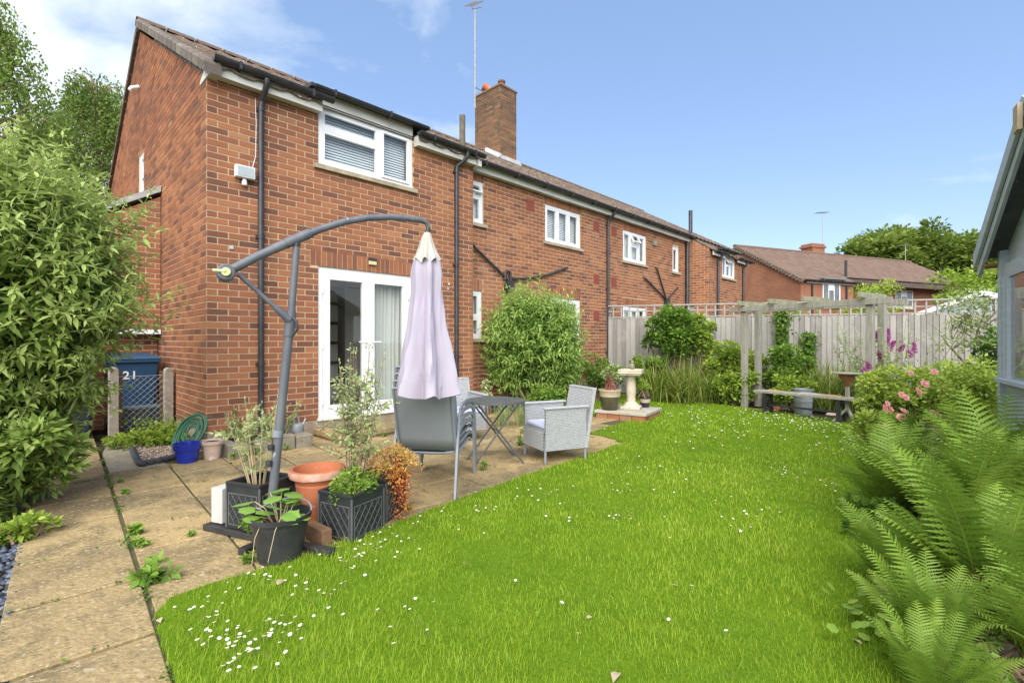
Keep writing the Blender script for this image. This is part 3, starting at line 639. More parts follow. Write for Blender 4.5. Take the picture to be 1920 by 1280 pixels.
rm = MB(); rx0, rx1, ry1, rz0, rz1 = .25, 3.9, 2.0, .20, 2.46
rm.add([(rx0, .21, rz0), (rx1, .21, rz0), (rx1, ry1, rz0), (rx0, ry1, rz0)], [(0, 1, 2, 3)], 1)
rm.add([(rx0, .21, rz1), (rx1, .21, rz1), (rx1, ry1, rz1), (rx0, ry1, rz1)], [(3, 2, 1, 0)], 0)
rm.add([(rx0, ry1, rz0), (rx1, ry1, rz0), (rx1, ry1, rz1), (rx0, ry1, rz1)], [(0, 1, 2, 3)], 0).add([(rx0, .21, rz0), (rx0, ry1, rz0), (rx0, ry1, rz1), (rx0, .21, rz1)], [(0, 1, 2, 3)], 0).add([(rx1, .21, rz0), (rx1, ry1, rz0), (rx1, ry1, rz1), (rx1, .21, rz1)], [(3, 2, 1, 0)], 0)
room = rm.build('living_room', [CREAMW, mat('carpet', (.50, .44, .35), (.44, .38, .30), scale=20, rough=1)], house)
dr = MB(); ox, oy = .252, 1.990
dr.bx(1.75, 1.86, 1.940, 1.995, .2, 2.12).bx(2.55, 2.66, 1.940, 1.995, .2, 2.12).bx(1.75, 2.66, 1.938, 1.995, 2.12, 2.22)
for z in (.5, .85, 1.2, 1.55, 1.9): dr.bx(1.87, 2.54, 1.945, 1.990, z, z + .05)
dr.bx(2.18, 2.23, 1.946, 1.989, .2, 2.12); dr.build('inner_door', WOODD, room)
MB().bx(3.18, 3.48, 1.960, 1.995, 1.45, 1.75).build('picture_frame', WOODD, room); MB().bx(2.75, 3.8, 1.970, 1.996, 2.22, 2.25).build('picture_rail', WOODD, room)
MB().lathe([(.04, 2.20), (.17, 2.0)], 20, (1.75, 1.5, 0)).tube([(1.75, 1.5, 2.2), (1.75, 1.5, 2.45)], .005, 6).build('lamp_shade', CURT, room)
cv = MB(); n = 90; vs = []
for i in range(n + 1):
    x = 2.10 + .66 * i / n; yy = .24 + .030 * math.sin(i * .62) + .014 * math.sin(i * .27 + 1)
    for z in (.24, 1.2, 2.35): vs.append((x, yy + .02 * math.sin(z * 2), z))
cv.add(vs, [(3 * i + j, 3 * i + 3 + j, 3 * i + 4 + j, 3 * i + 1 + j) for i in range(n) for j in range(2)]); cv.build('curtain', CURT, room, smooth=True)
# small fixtures on the front wall
sl = thing('security_light', 'white floodlight with motion sensor on brick wall left of the downpipe', 'light', hp(.38, 0, 3.26), HA)
MB().bx(-.105, .105, -.10, -.02, -.07, .07).bx(-.03, .03, -.03, -.009, -.05, .05).build('lamp_body', UPVC, sl, bevel=.006); MB().bx(-.09, .09, -.104, -.1005, -.055, .055).build('lamp_glass', mat('floodlight_glass', (.36, .42, .42), (.42, .46, .46), scale=20, rough=.2, bump=.1), sl)
MB().lathe([(.0, -.155), (.028, -.15), (.03, -.11), (.018, -.07)], 14, (0, -.05, 0)).build('motion_sensor', UPVC, sl, smooth=True)
al = thing('wall_sensor_box', 'small cream and black box on the soldier course above the patio doors', 'sensor', hp(2.09, 0, 2.41), HA)
MB().bx(-.06, .06, -.04, -.009, -.055, .0).build('cover', mat('yellowed_plastic', (.62, .56, .30), (.55, .5, .28), scale=9, rough=.5), al, bevel=.008); MB().bx(-.06, .06, -.045, -.009, .001, .045).build('dark_lens', BLACKP, al, bevel=.008)
wb = MB(); wb.tube([(.51, -.02, 4.2), (.52, -.02, 3.9), (.515, -.018, 3.5), (.46, -.02, 3.28)], .004, 5); wb.build('cable', UPVC, house)
for (x, z, s_) in ((.25, 2.36, .022), (.52, 2.29, .012), (3.5, 2.2, .018), (3.48, 2.12, .014)): MB().bx(x - s_, x + s_, -.016, -.0085, z - s_, z + s_).build('wall_patch', WHITEB, house)
MB().tube([(-.01, 4.14, 5.66), (-.12, 4.14, 5.60), (-.14, 4.14, 5.55)], .03, 10).build('overflow_pipe', UPVC, house, smooth=True)
# rooftop aerial
ae = thing('roof_aerial', 'rusty television aerial on a tall mast strapped to the brick chimney', 'aerial', hp(7.62, 4.0, 7.85), HA)
MB().tube([(0, 0, 0), (0, 0, 2.8)], .018, 8).build('mast', STEEL, ae, smooth=True)
MB().tube([(0, 0, .28), (.42, 0, .26)], .012, 6).tube([(0, 0, .6), (.42, 0, .58)], .012, 6).build('bracket', STEEL, ae)
bm = MB(); bd = Vector((-.62, -.5, -.36)); bm.tube([Vector((.5, .3, 3.25)), Vector((.2, .15, 3.0)), Vector((-.12, -.02, 2.74)), Vector((-.18, -.05, 2.86))], .014, 6).tube([Vector((.35, .2, 3.3)), Vector((-.62, -.45, 2.38))], .011, 6); bm.build('boom', STEEL, ae)
for k_ in range(9):
    p = Vector((.35, .2, 3.3)).lerp(Vector((-.62, -.45, 2.38)), k_ / 8); MB().tube([p + Vector((-.09, .11, 0)), p + Vector((.09, -.11, 0))], .006, 5).build('element', STEEL, ae)

# ================================================================== house beyond the fence
BR2 = bpy.data.materials.new('far_brick'); BR2.use_nodes = True; MATS['far_brick'] = BR2
nt = BR2.node_tree; pb = nt.nodes['Principled BSDF']; pb.inputs['Roughness'].default_value = .95
tcn = nt.nodes.new('ShaderNodeTexCoord'); bt = nd(nt, 'ShaderNodeTexBrick', Scale=1, Color1=(.34, .115, .052, 1), Color2=(.22, .075, .042, 1), Mortar=(.36, .25, .15, 1))
bt.inputs['Brick Width'].default_value = .225; bt.inputs['Row Height'].default_value = .075; bt.inputs['Mortar Size'].default_value = .008
mpn = nt.nodes.new('ShaderNodeMapping'); mpn.inputs['Rotation'].default_value = (R(90), 0, 0)
cxy = nt.nodes.new('ShaderNodeCombineXYZ'); sxy = nt.nodes.new('ShaderNodeSeparateXYZ'); ad = nt.nodes.new('ShaderNodeMath'); ad.operation = 'ADD'
nt.links.new(tcn.outputs['Object'], sxy.inputs[0]); nt.links.new(sxy.outputs[0], ad.inputs[0]); nt.links.new(sxy.outputs[1], ad.inputs[1]); nt.links.new(ad.outputs[0], cxy.inputs[0]); nt.links.new(sxy.outputs[2], cxy.inputs[1])
nt.links.new(cxy.outputs[0], bt.inputs['Vector'])
nt.links.new(mixc(nt, ramp(nt, noise(nt, tcn.outputs['Object'], .9, 6, .65), [(.35, (0, 0, 0)), (.7, (1, 1, 1))]), bt.outputs[0], (.22, .085, .045)), pb.inputs['Base Color'])
H2A = math.atan2(.364, .931)
h2 = thing('brick_house', 'second red brick house with a broad brown tiled roof beyond the fence', 'house', (14.5, 24.5, 0), H2A)
D2 = 4.1; L2 = 15.8; E2 = 4.42; RZ2 = 6.78
MB().poly([(0, 0, 0), (0, 2 * D2, 0), (0, 2 * D2, E2 - .1), (0, D2, RZ2 - .12), (0, 0, E2 - .1)], .25, (1, 0, 0)).build('gable_wall', BR2, h2)
MB().poly([(L2, 0, 0), (L2, 2 * D2, 0), (L2, 2 * D2, E2 - .1), (L2, D2, RZ2 - .12), (L2, 0, E2 - .1)], .25, (-1, 0, 0)).build('gable_wall', BR2, h2)
MB().bx(3.9, L2 - .26, .75, 1.0, 0, E2 + .3).bx(.26, 3.9, 0, .25, 0, E2 - .12).bx(3.65, 3.9, .25, .74, 0, E2).bx(.26, L2 - .26, 2 * D2 - .25, 2 * D2, 0, E2 - .1).build('front_wall', BR2, h2)
z2 = lambda y: E2 + (RZ2 - E2) / D2 * y
r2 = MB().add([(-.1, -.2, z2(-.2) - .05), (L2 + .1, -.2, z2(-.2) - .05), (L2 + .1, D2, RZ2 - .04), (-.1, D2, RZ2 - .04)], [(0, 1, 2, 3), (3, 2, 1, 0)]) \
    .add([(-.1, D2, RZ2 - .03), (L2 + .1, D2, RZ2 - .03), (L2 + .1, 2 * D2 + .2, E2 - .1), (-.1, 2 * D2 + .2, E2 - .1)], [(0, 1, 2, 3)]).build('roof', TILE, h2)
T2 = mat('far_roof_tile', (.135, .09, .068), (.175, .12, .09), scale=3, rough=.95, bump=.3, tmix=.45, tones=[(0, (.10, .065, .05)), (.5, (.14, .092, .068)), (1, (.19, .13, .10))], spots=(20, .67, (.26, .22, .17)))
for (a, b, ya) in ((-.1, 3.95, -.22), (3.96, L2 + .1, .5)):
    me = tiles(a, b, ya, D2, z2); me.materials.clear(); me.materials.append(T2); link('roof_tiles', me, r2, 'stuff')
MB().tube([(-.15, D2, RZ2), (L2 + .15, D2, RZ2)], .10, 8).build('ridge', T2, r2)
vb = MB()
for i in range(22):
    y = -.2 + i * (D2 + .2) / 22; vb.bx(-.17, -.09, y, y + .19, z2(y) - .10, z2(y) + .05)
vb.build('verge_tiles', TILE, r2, kind='stuff')
MB().bx(.3, 4.0, -.1, -.07, E2 - .22, E2 - .10).build('fascia', FASCIA, h2); MB().bx(4.0, L2, .64, .67, E2 + .12, E2 + .26).build('fascia', FASCIA, h2)
gutter(.0, 4.1, -.2, E2 - .06, h2); gutter(4.1, L2, .5, E2 + .30, h2)
for (a, b, z0_, z1_, yy) in ((1.55, 2.85, 3.05, 4.28, 0), (5.8, 7.4, 3.3, 4.3, .75), (8.6, 10.2, 3.2, 4.25, .75), (13.2, 14.6, 3.0, 4.2, .75)):
    w_ = MB().bx(a, b, yy - .03, yy - .006, z0_, z1_).build('window', UPVC, h2)
    n = 3
    for i in range(n):
        wd = (b - a - .08) / n
        MB().bx(a + .05 + i * wd, a + i * wd + wd - .01, yy - .036, yy - .031, z0_ + .07, z1_ - .07 - (.32 if i == 1 else 0)).build('pane', mat('dark_pane', (.07, .08, .085), (.16, .17, .18), scale=2, rough=.08, bump=0, spec=.8), w_)
    MB().bx(a - .08, b + .08, yy - .09, yy - .005, z0_ - .09, z0_ - .002).build('sill', SILL, w_)
MB().bx(1.35, 3.15, -.22, .9, E2 + .02, E2 + .10).build('dormer_roof', FELT, h2); MB().bx(1.5, 2.9, -.05, .5, E2 - .13, E2 + .02).build('dormer_board', FASCIA, h2)
for x, yy in ((.75, -.06), (3.3, -.06), (L2 - 2.2, .70)): MB().tube([(x, yy, 0), (x, yy, E2 - .1)], .045, 8).build('downpipe', BLACKP, h2)
for x in (4.2, 12.6): MB().tube([(x, .6, E2 + .2), (x, .6, E2 + 1.25)], .07, 8).build('vent_pipe', BLACKP, h2)
MB().bx(6.4, 7.5, D2 + .1, D2 + .9, 6.2, 7.45).bx(6.3, 7.6, D2 + .05, D2 + .95, 7.2, 7.32).build('chimney', BR2, h2)
for (x, y, px, top) in ((7.6, D2 + .3, 1553, 9.6), (15.4, D2, 1712, 8.0)):
    a2 = thing('roof_aerial', 'thin far aerial mast standing by the stub chimney of the second house' if px == 1553 else 'thin far aerial at the right end of the second house ridge', 'aerial', Vector((14.5, 24.5, 0)) + Matrix.Rotation(H2A, 3, 'Z') @ Vector((x, y, 6.7)), H2A)
    MB().tube([(0, 0, 0), (0, 0, top - 6.7)], .025, 6).build('mast', STEEL, a2)
    MB().tube([(-.6, 0, top - 6.85), (.4, 0, top - 6.75)], .018, 5).build('boom', STEEL, a2)
    for k_ in range(6): MB().tube([(-.55 + .18 * k_, -.25, top - 6.84 + .018 * k_), (-.55 + .18 * k_, .25, top - 6.84 + .018 * k_)], .01, 4).build('element', STEEL, a2)

# ================================================================== fence with trellis
FA, FB = Vector((2.33, 11.80, 0)), Vector((9.75, 9.57, 0)); FD = (FB - FA).normalized(); FN = Vector((FD.y, -FD.x, 0)); FL = (FB - FA).length; FRZ = math.atan2(FD.y, FD.x)
fence = thing('garden_fence', 'weathered grey close board fence with trellis along its top behind the flower bed', 'fence', FA, FRZ)
bw = .118; nb = int(FL / .105)
fbm = [MB().bx(0, bw, -.012, .002, .02, 1.80 + dz, 0, tn, Matrix(((1, 0, 0, 0), (.13, 1, 0, 0), (0, 0, 1, 0), (0, 0, 0, 1)))).bx(-.0012, -.0002, -.0125, .002, .02, 1.80 + dz, 0, 0).mesh('fence_board', WOODG) for tn, dz in ((.0, 0), (.2, .006), (.45, -.004), (.6, .003), (.85, -.006), (1, .002), (.7, 0))]  # darkest-tone sliver down each left edge paints the shadow line between overlapping boards
for i in range(nb):
    o = link('fence_board', random.choice(fbm), fence); o.location = (i * .105, 0, 0); o.rotation_euler = (0, random.uniform(-.004, .004), 0)
MB().bx(0, FL, -.004, .03, 1.815, 1.845, 0, .6).build('capping_rail', WOODG, fence)
MB().bx(0, FL, -.035, .035, 2.085, 2.115, 0, .85).build('trellis_rail', WOODG, fence); MB().bx(0, FL, .002, .022, 1.955, 1.98, 0, .75).build('trellis_rail', WOODG, fence)
tb = MB().bx(-.016, .016, -.018, .001, 1.80, 2.084, 0, .7).mesh('trellis_batten', WOODG)
for i in range(int(FL / .19)): link('trellis_batten', tb, fence, M=Matrix.Translation((.12 + i * .19, 0, 0)))
for i in range(5): MB().bx(i * 1.9 - .05, i * 1.9 + .05, .031, .13, 0, 2.08, 0, .4).build('fence_post', WOODG, fence)
# ================================================================== pergola
PL, PR = gp(1396, 760), gp(1632, 788); PD = (PR - PL).normalized(); PN = Vector((-PD.y, PD.x, 0)) * .42
perg = thing('garden_pergola', 'rough timber pergola of four posts standing over the plank bench', 'pergola', PL, math.atan2(PD.y, PD.x))
PLn = (PR - PL).length
for x, y in ((0, 0), (PLn, 0), (0, .46), (PLn, .42)): MB().bx(x - .05, x + .05, y - .05, y + .05, -.05, 2.0).build('post', WOODP, perg, bevel=.006)
for y in (-.072, .50): MB().bx(-.28, PLn + .32, y - .021, y + .021, 1.83, 1.93).build('beam', WOODP, perg, bevel=.004)
for x in (.02, .62, 1.22, PLn - .06): MB().box((x, .22, 1.985), (.05, .92, .085)).build('rafter', mat('mossy_timber', (.30, .29, .20), (.17, .18, .09), scale=6, rough=.95, bump=.5), perg, bevel=.004)
# ================================================================== plank bench, feeder stand, clutter under the pergola
BL, BR_ = gp(1412, 731, .40), gp(1608, 748, .40); bd_ = (BR_ - BL).normalized(); bang = math.atan2(bd_.y, bd_.x); bl = (BR_ - BL).length
bench = thing('plank_bench', 'pale grey plank bench on dark legs under the pergola', 'bench', (BL.x, BL.y, 0), bang)
for y in (.0, .145): MB().bx(0, bl, y, y + .135, .362, .40, 0, .95).build('plank', WOODP, bench, bevel=.004)
for x in (.16, bl - .3): MB().bx(x, x + .05, .02, .06, 0, .361).bx(x, x + .05, .22, .26, 0, .361).bx(x, x + .05, .061, .219, .30, .36).build('leg', BLACKP, bench)
MB().bx(.2, bl - .28, .12, .15, .14, .17).build('stretcher', BLACKP, bench)
fp = gp(1589, 794); feeder = thing('bird_feeder_stand', 'wooden post on splayed feet carrying a brown cone and flat tray before the pergola', 'bird feeder', fp, .4)
MB().bx(-.022, .022, -.022, .022, .20, .56).build('post', WOODP, feeder)
for a in (0, 2.1, 4.2): MB().beam((0, 0, .24), (.19 * math.cos(a), .19 * math.sin(a), .012), .032, .034).build('leg', WOODP, feeder)
MB().lathe([(.02, .56), (.045, .60), (.10, .70), (.125, .755)], 20).build('cone', mat('rusty_cone', (.30, .13, .05), (.20, .09, .04), scale=12, rough=.8), feeder, smooth=True)
MB().lathe([(.19, .758), (.195, .772), (.19, .775)], 24).build('tray', WOODP, feeder)
o = gp(1508, 772); d_ = thing('metal_dustbin', 'ribbed galvanised dustbin standing behind the plank bench', 'dustbin', Vector((5.0, 8.38, 0)))
MB().lathe([(.128, 0), (.132, .02), (.143, .22), (.148, .22), (.148, .25), (.144, .25), (.15, .42), (.158, .435), (.146, .435), (.13, .05)], 30, wob=lambda a, i: 1 + .012 * math.cos(24 * a)).build('body', GALV, d_, smooth=True)
for s_ in (-1, 1): MB().tube([(s_ * .15, -.06, .38), (s_ * .185, -.05, .36), (s_ * .185, .05, .36), (s_ * .15, .06, .38)], .007, 6).build('handle', GALV, d_)
o = tag(MB().lathe([(.05, 0), (.07, .05), (.06, .09), (.0, .10)], 12, wob=lambda a, i: 1 + .15 * math.sin(3 * a)).build('orange_gourd', TERRA, smooth=True), 'small orange lump on the grass below the left end of the bench', 'ornament'); o.location = gp(1457, 769)
o = tag(MB().poly([(-.09, 0, 0), (.08, 0, 0), (.085, 0, .2), (.0, 0, .24), (-.07, 0, .16)], .07, (0, 1, 0)).build('stone_block', CONC, bevel=.015), 'upright rough grey stone under the plank bench', 'stone'); o.location = gp(1466, 768); o.rotation_euler = (0, 0, -.5)
o = tag(MB().lathe([(.07, 0), (.10, .03), (.07, .055), (0, .06)], 12, wob=lambda a, i: 1 + .18 * math.sin(2 * a)).build('flat_stone', TERRW, smooth=True), 'flat pinkish stone on the lawn edge right of the bench middle', 'stone'); o.location = gp(1559, 780)
for i, x in enumerate((.25, .75, 1.0)):
    c_ = MB().box((0, 0, .009), (.30 if i else .2, .07, .018), 0, 0, .5); o = tag(c_.build('timber_offcut', [mat('fresh_timber', (.52, .36, .20), (.44, .30, .17), scale=7, rough=.8, stretch=(1, 8, 8)), WHITEB, MATS['fresh_timber']][i]), ['short orange brown timber strip at the left end of the bench', 'pale offcut lying on the middle of the bench', 'long fresh timber strip on the right half of the bench'][i], 'timber')
    o.location = Vector((BL.x, BL.y, .401)) + Vector((bd_.x, bd_.y, 0)) * x * bl / 1.35 + Vector((-bd_.y, bd_.x, 0)) * .12; o.rotation_euler = (0, 0, bang + .05 * i)
# ================================================================== bird bath on its plinth
pc = Vector((1.94, 8.12, 0)); pr = math.atan2(.84, .54)
pl = thing('birdbath_plinth', 'square plinth of concrete slab on a course of red bricks at the lawn edge', 'plinth', pc, pr)
MB().bx(-.43, .43, -.43, .43, .09, .135, 0, .6, None, .008).build('slab', mat('grey_slab', (.45, .41, .33), (.34, .30, .23), scale=5, rough=.95, bump=.4, spots=(18, .66, (.2, .2, .14))), pl)
for s_ in range(4):
    for i in range(4):
        m_ = MB().bx(-.40 + i * .20, -.21 + i * .20, -.41, -.30, -.03, .088, 0, random.uniform(.5, 1), Matrix.Rotation(s_ * PI / 2, 4, 'Z')); m_.build('brick', BRICK, pl)
MB().bx(-.28, .28, -.28, .28, -.05, .089).build('core', CONC, pl)
bb = thing('bird_bath', 'pale cast stone bird bath with baluster stem and square bowl', 'bird bath', Vector((1.975, 8.10, .135)), pr + .2)
STB = mat('cream_cast_stone', (.56, .50, .38), (.42, .37, .27), scale=8, rough=.95, bump=.4, spots=(16, .66, (.30, .28, .2)))
MB().bx(-.16, .16, -.16, .16, 0, .05).build('foot', STB, bb, bevel=.012)
MB().lathe([(.15, .05), (.12, .075), (.10, .10), (.075, .12), (.07, .2), (.082, .3), (.075, .42), (.068, .52), (.085, .545), (.11, .56)], 20).build('stem', STB, bb, smooth=True)
bo = MB().bx(-.17, .17, -.17, .17, .56, .585).bx(-.19, .19, -.19, .19, .586, .62); [bo.bx(*a) for a in ((-.19, .19, -.19, -.15, .6201, .655), (-.19, .19, .15, .19, .6201, .655), (-.19, -.15, -.149, .149, .6201, .655), (.15, .19, -.149, .149, .6201, .655))]
bo.build('bowl', STB, bb, bevel=.008)
bi = thing('stone_dove', 'little grey stone bird perched on the rim of the bird bath', 'statue', Vector((1.985, 8.06, .79)), -.6)
MB().lathe([(0, 0), (.03, .005), (.042, .04), (.035, .075), (.022, .095), (.026, .115), (.014, .135), (0, .138)], 14).build('body', STONE, bi, smooth=True); MB().tube([(-.02, 0, .05), (-.07, 0, .045), (-.10, 0, .05)], [.025, .018, .006], 8).build('tail', STONE, bi); MB().tube([(.018, 0, .12), (.045, 0, .116)], [.008, .002], 6).build('beak', STONE, bi)
# ------------------------------------------------------------------ pots
def pot(name, label, loc, prof, m, soil=None, n=32, parts=(), wob=None, group=None):
    t = thing(name, label, 'pot', loc, 0, group); MB().lathe(prof, n, wob=wob).build('body', m, t, smooth=True)
    if soil: MB().lathe([(0, soil[1]), (soil[0], soil[1] - .004)], n).build('soil', SOIL, t)
    for nm, pf, mm in parts: MB().lathe(pf, n, cap=False).build(nm, mm, t, smooth=True)
    return t
GLZ = mat('dark_green_glaze', (.055, .055, .030), (.10, .09, .05), scale=9, rough=.3, bump=.1); GLC = mat('cream_glaze', (.50, .42, .29), (.40, .33, .21), scale=12, rough=.4, bump=.1)
pot('glazed_pot', 'dark green glazed pot with cream rim left of the bird bath', Vector((1.60, 7.98, .135)), [(.115, 0), (.125, .01), (.155, .15), (.165, .22)], GLZ, (.15, .29), parts=[('rim', [(.165, .221), (.172, .30), (.185, .315), (.185, .335), (.165, .335), (.155, .27)], GLC)])
pot('small_glazed_pot', 'small dark blue pot with pale shoulder band right of the bird bath', Vector((2.26, 8.30, .135)), [(.06, 0), (.07, .01), (.085, .08)], mat('navy_glaze', (.02, .025, .05), (.04, .045, .07), scale=9, rough=.3), (.088, .165), parts=[('band', [(.085, .081), (.094, .12), (.097, .145)], GLC), ('rim', [(.097, .146), (.108, .16), (.108, .19), (.094, .19), (.09, .15)], BLACKP)])
pot('cobalt_pot', 'glossy cobalt blue flower pot on the patio beside the hose coil', gp(351, 866), [(.082, 0), (.088, .004), (.108, .135), (.122, .136), (.13, .2), (.118, .2), (.10, .05), (0, .04)], BLUEG)
pot('bleached_pot', 'small bleached terracotta pot between the blue pot and the stone bed', gp(398, 860), [(.066, 0), (.072, .004), (.09, .16), (.108, .165), (.112, .20), (.10, .20), (.09, .17)], TERRW, (.098, .185))
pot('terracotta_urn', 'large orange terracotta pot with chipped whitish rim behind the black bucket', Vector((-1.33, 3.34, .052)), [(.10, 0), (.105, .005), (.135, .20), (.142, .235), (.136, .245), (.15, .275), (.178, .285), (.185, .31), (.178, .335), (.158, .338), (.14, .28), (.11, .06), (0, .05)], TERRA, parts=[('rim_chips', [(.178, .2855), (.1865, .31), (.1795, .335)], mat('chalky_rim', (.60, .42, .35), (.52, .20, .10), scale=20, rough=.9, bump=.2))])
bk = pot('black_bucket', 'black plastic bucket pot with geranium leaves at the lawn edge', gp(526, 1046), [(.108, 0), (.114, .004), (.155, .235), (.166, .237), (.168, .262), (.156, .262), (.15, .2)], BLACKP, (.15, .205))
hb = MB(); hb.tube([(.165 * math.cos(a), .165 * math.sin(a) + .0, .262 + .035 * math.sin((a - .3) / 2.55 * PI)) for a in [.3 + i * 2.55 / 14 for i in range(15)]], .005, 6); hb.build('handle', GREYM, bk)
# ------------------------------------------------------------------ black lattice planters
def planter(label, c, rz, s=.285, h=.275):
    t = thing('lattice_planter', label, 'planter', c, rz, 'black lattice planters'); e = s / 2
    for k_ in range(4):
        Mz = Matrix.Rotation(k_ * PI / 2, 4, 'Z')
        b = MB(); b.bx(-e, e - .012, -e, -e + .012, 0, h, 0, .5, Mz)
        b.build('side_panel', DARKPL, t)
        rl = MB(); y = -e - .003
        for (x0, x1, z0, z1) in ((-e + .018, e - .018, .02, .026), (-e + .018, e - .018, h - .055, h - .049), (-e + .018, -e + .024, .026, h - .055), (e - .024, e - .018, .026, h - .055)): rl.bx(x0, x1, y, -e - .0002, z0, z1, 0, .5, Mz)
        w_, z0, z1 = s - .048, .026, h - .055
        for i in range(-3, 5):                              # diagonal lattice clipped to the panel
            for sg in (1, -1):
                pts = []
                for tt in np.linspace(0, 1, 25):
                    x = -w_ / 2 + w_ * tt; z = (z0 + z1) / 2 + sg * (x * 1.35) + (i - .5) * .075
                    if z0 <= z <= z1: pts.append((x, z))
                if len(pts) > 1:
                    p, q = pts[0], pts[-1]; rl.beam(Mz @ Vector((p[0], y + .0012, p[1])), Mz @ Vector((q[0], y + .0012, q[1])), .0025, .005, up=Mz @ Vector((0, -1, 0)))
        rl.build('lattice', PEWTER, t)
        MB().bx(-e - .006, e - .011, -e - .006, -e + .016, h + .0005, h + .022, 0, .5, Mz).build('rim', DARKPL, t, bevel=.004)
        MB().bx(-e - .005, -e + .005, -e - .005, -e + .005, .0, h, 0, .5, Mz).build('corner_bead', PEWTER, t)
    MB().bx(-e + .02, e - .02, -e + .02, e - .02, .02, h - .03).build('soil', SOIL, t)
    return t
P1 = Vector((-1.665, 3.245, .05)); P3 = Vector((-1.05, 3.20, 0)); P4 = Vector((-.97, 3.535, 0))
planter('black lattice planter with dry bare stems beside the leaning parasol pole', P1, R(-21)); planter('black lattice planter nearest the lawn, full of green foliage', P3, R(-27)); planter('black lattice planter half hidden under orange red foliage', P4, R(-14))
o = tag(MB().bx(-.05, .05, -.14, .14, 0, .23).build('foam_block', WHITEB, bevel=.006), 'white slab of foam leaning against the left black planter', 'block'); o.location = (-1.90, 3.35, .052); o.rotation_euler = (0, 0, R(-21))
o = tag(MB().bx(-.0325, .0325, -.1075, .1075, 0, .1025).build('loose_brick', mat('brown_brick', (.24, .13, .07), (.17, .1, .055), scale=20, rough=.95, bump=.5), bevel=.004), 'single brown brick lying between the bucket and the front planter', 'brick'); o.location = (-1.21, 3.045, 0); o.rotation_euler = (0, 0, R(50))
# ------------------------------------------------------------------ cantilever parasol
pa = thing('cantilever_parasol', 'closed lilac cantilever parasol hanging from a grey curved arm over the patio', 'parasol', Vector((-1.50, 3.03, 0)))
O = Vector((-1.50, 3.03, 0)); loc = lambda v: v - O
e1 = Vector((.921, -.389, 0)); e2 = Vector((.389, .921, 0))
for a, b in ((-e1 * .58 , e1 * .50), (-e2 * .20, e2 * .62)):
    m_ = MB(); z = .022 if a.x < -.3 else .0225; m_.beam(a + Vector((0, 0, z)), b + Vector((0, 0, z)), .062, .04); m_.build('base_bar', BLACKP, pa, bevel=.004)
Jb = at(507, 935, 3.03); J1 = at(544, 603, 3.04); J2 = at(556, 458, 3.05)
MB().tube([loc(Vector((Jb.x - .012, 3.03, .045))), loc(J1)], .0265, 16).build('lower_pole', PARAM, pa, smooth=True)
MB().tube([loc(J1 - Vector((0, 0, .05))), loc(J2)], .021, 16).build('upper_pole', PARAM, pa, smooth=True)
z_ = (J1 - Jb).normalized(); MB().tube([loc(at(520, 818, 3.03)), loc(at(522, 806, 3.03))], .031, 16).build('collar', GREYM, pa, smooth=True); MB().tube([loc(J1 - z_ * .09), loc(J1 + z_ * .045)], .031, 16).tube([loc(J1 + z_ * .045), loc(J1 + z_ * .07)], .027, 16).build('hinge_sleeve', PARAM, pa, smooth=True)
for yy in (838, 868): MB().lathe([(.0, -.02), (.018, -.018), (.02, .0), (.018, .016), (0, .018)], 12, loc(at(508 if yy == 838 else 504, yy, 3.0))).build('clamp_knob', BLACKP, pa, smooth=True)
dA = Vector((.793, .609, 0))
def armp(px, py):                                            # a point of the arm's vertical plane seen at a pixel
    r = (px - CX) / F; s_ = (r * J2.y - J2.x) / (dA.x - r * dA.y); Y = J2.y + dA.y * s_; return Vector((J2.x + dA.x * s_, Y, H + (HY - py) / F * Y))
arm = [armp(*p) for p in ((432, 507), (480, 482), (520, 464), (556, 448), (600, 430), (645, 416), (690, 408.5), (730, 407), (765, 409.5), (790, 413), (800, 418), (803, 427))]
MB().tube([loc(p) for p in arm], [.026] * 4 + [.0225] * 6 + [.017] * 2, 14).build('curved_arm', PARAM, pa, smooth=True)
MB().tube([loc(armp(536, 457)), loc(armp(556, 448)), loc(armp(582, 437))], .031, 16).tube([loc(armp(513, 467)), loc(armp(535.5, 457))], .0285, 16).build('arm_sleeve', PARAM, pa, smooth=True)
MB().tube([loc(armp(556, 450)), loc(armp(556, 462))], .024, 12).build('arm_hinge', BLACKP, pa)
hd = armp(424, 512); m_ = MB(); m_.tube([loc(hd + Vector((.03, -.05, 0))), loc(hd + Vector((-.03, .045, 0)))], .048, 20); m_.build('crank_housing', PARAM, pa, smooth=True, bevel=.008)
MB().tube([loc(hd + Vector((.034, -.056, 0))), loc(hd + Vector((.038, -.068, 0)))], .024, 16).tube([loc(hd + Vector((.038, -.066, .002))), loc(hd + Vector((-.03, -.075, .006)))], .009, 8).build('crank_handle', mat('lime_plastic', (.42, .46, .10), (.5, .52, .3), scale=8, rough=.4), pa)
st = [armp(447, 514), armp(543, 600)]; MB().tube([loc(st[0]), loc(st[1])], .0135, 10).build('strut', PARAM, pa, smooth=True)
MB().tube([loc(st[0].lerp(st[1], .70)), loc(st[1])], [.019, .026], 12).build('strut_socket', PARAM, pa, smooth=True)
MB().tube([loc(J1 + Vector((.03, -.03, .03))), loc(J1 + Vector((.055, -.035, -.0))), loc(J1 + Vector((.06, -.035, -.05))), loc(J1 + Vector((.03, -.03, -.085)))], .008, 8).build('trigger_handle', BLACKP, pa)
cc = armp(801, 440); top = cc.z; bot = H - 97 / F * cc.y
ncan, nz = 96, 34; vs = []; fs = []
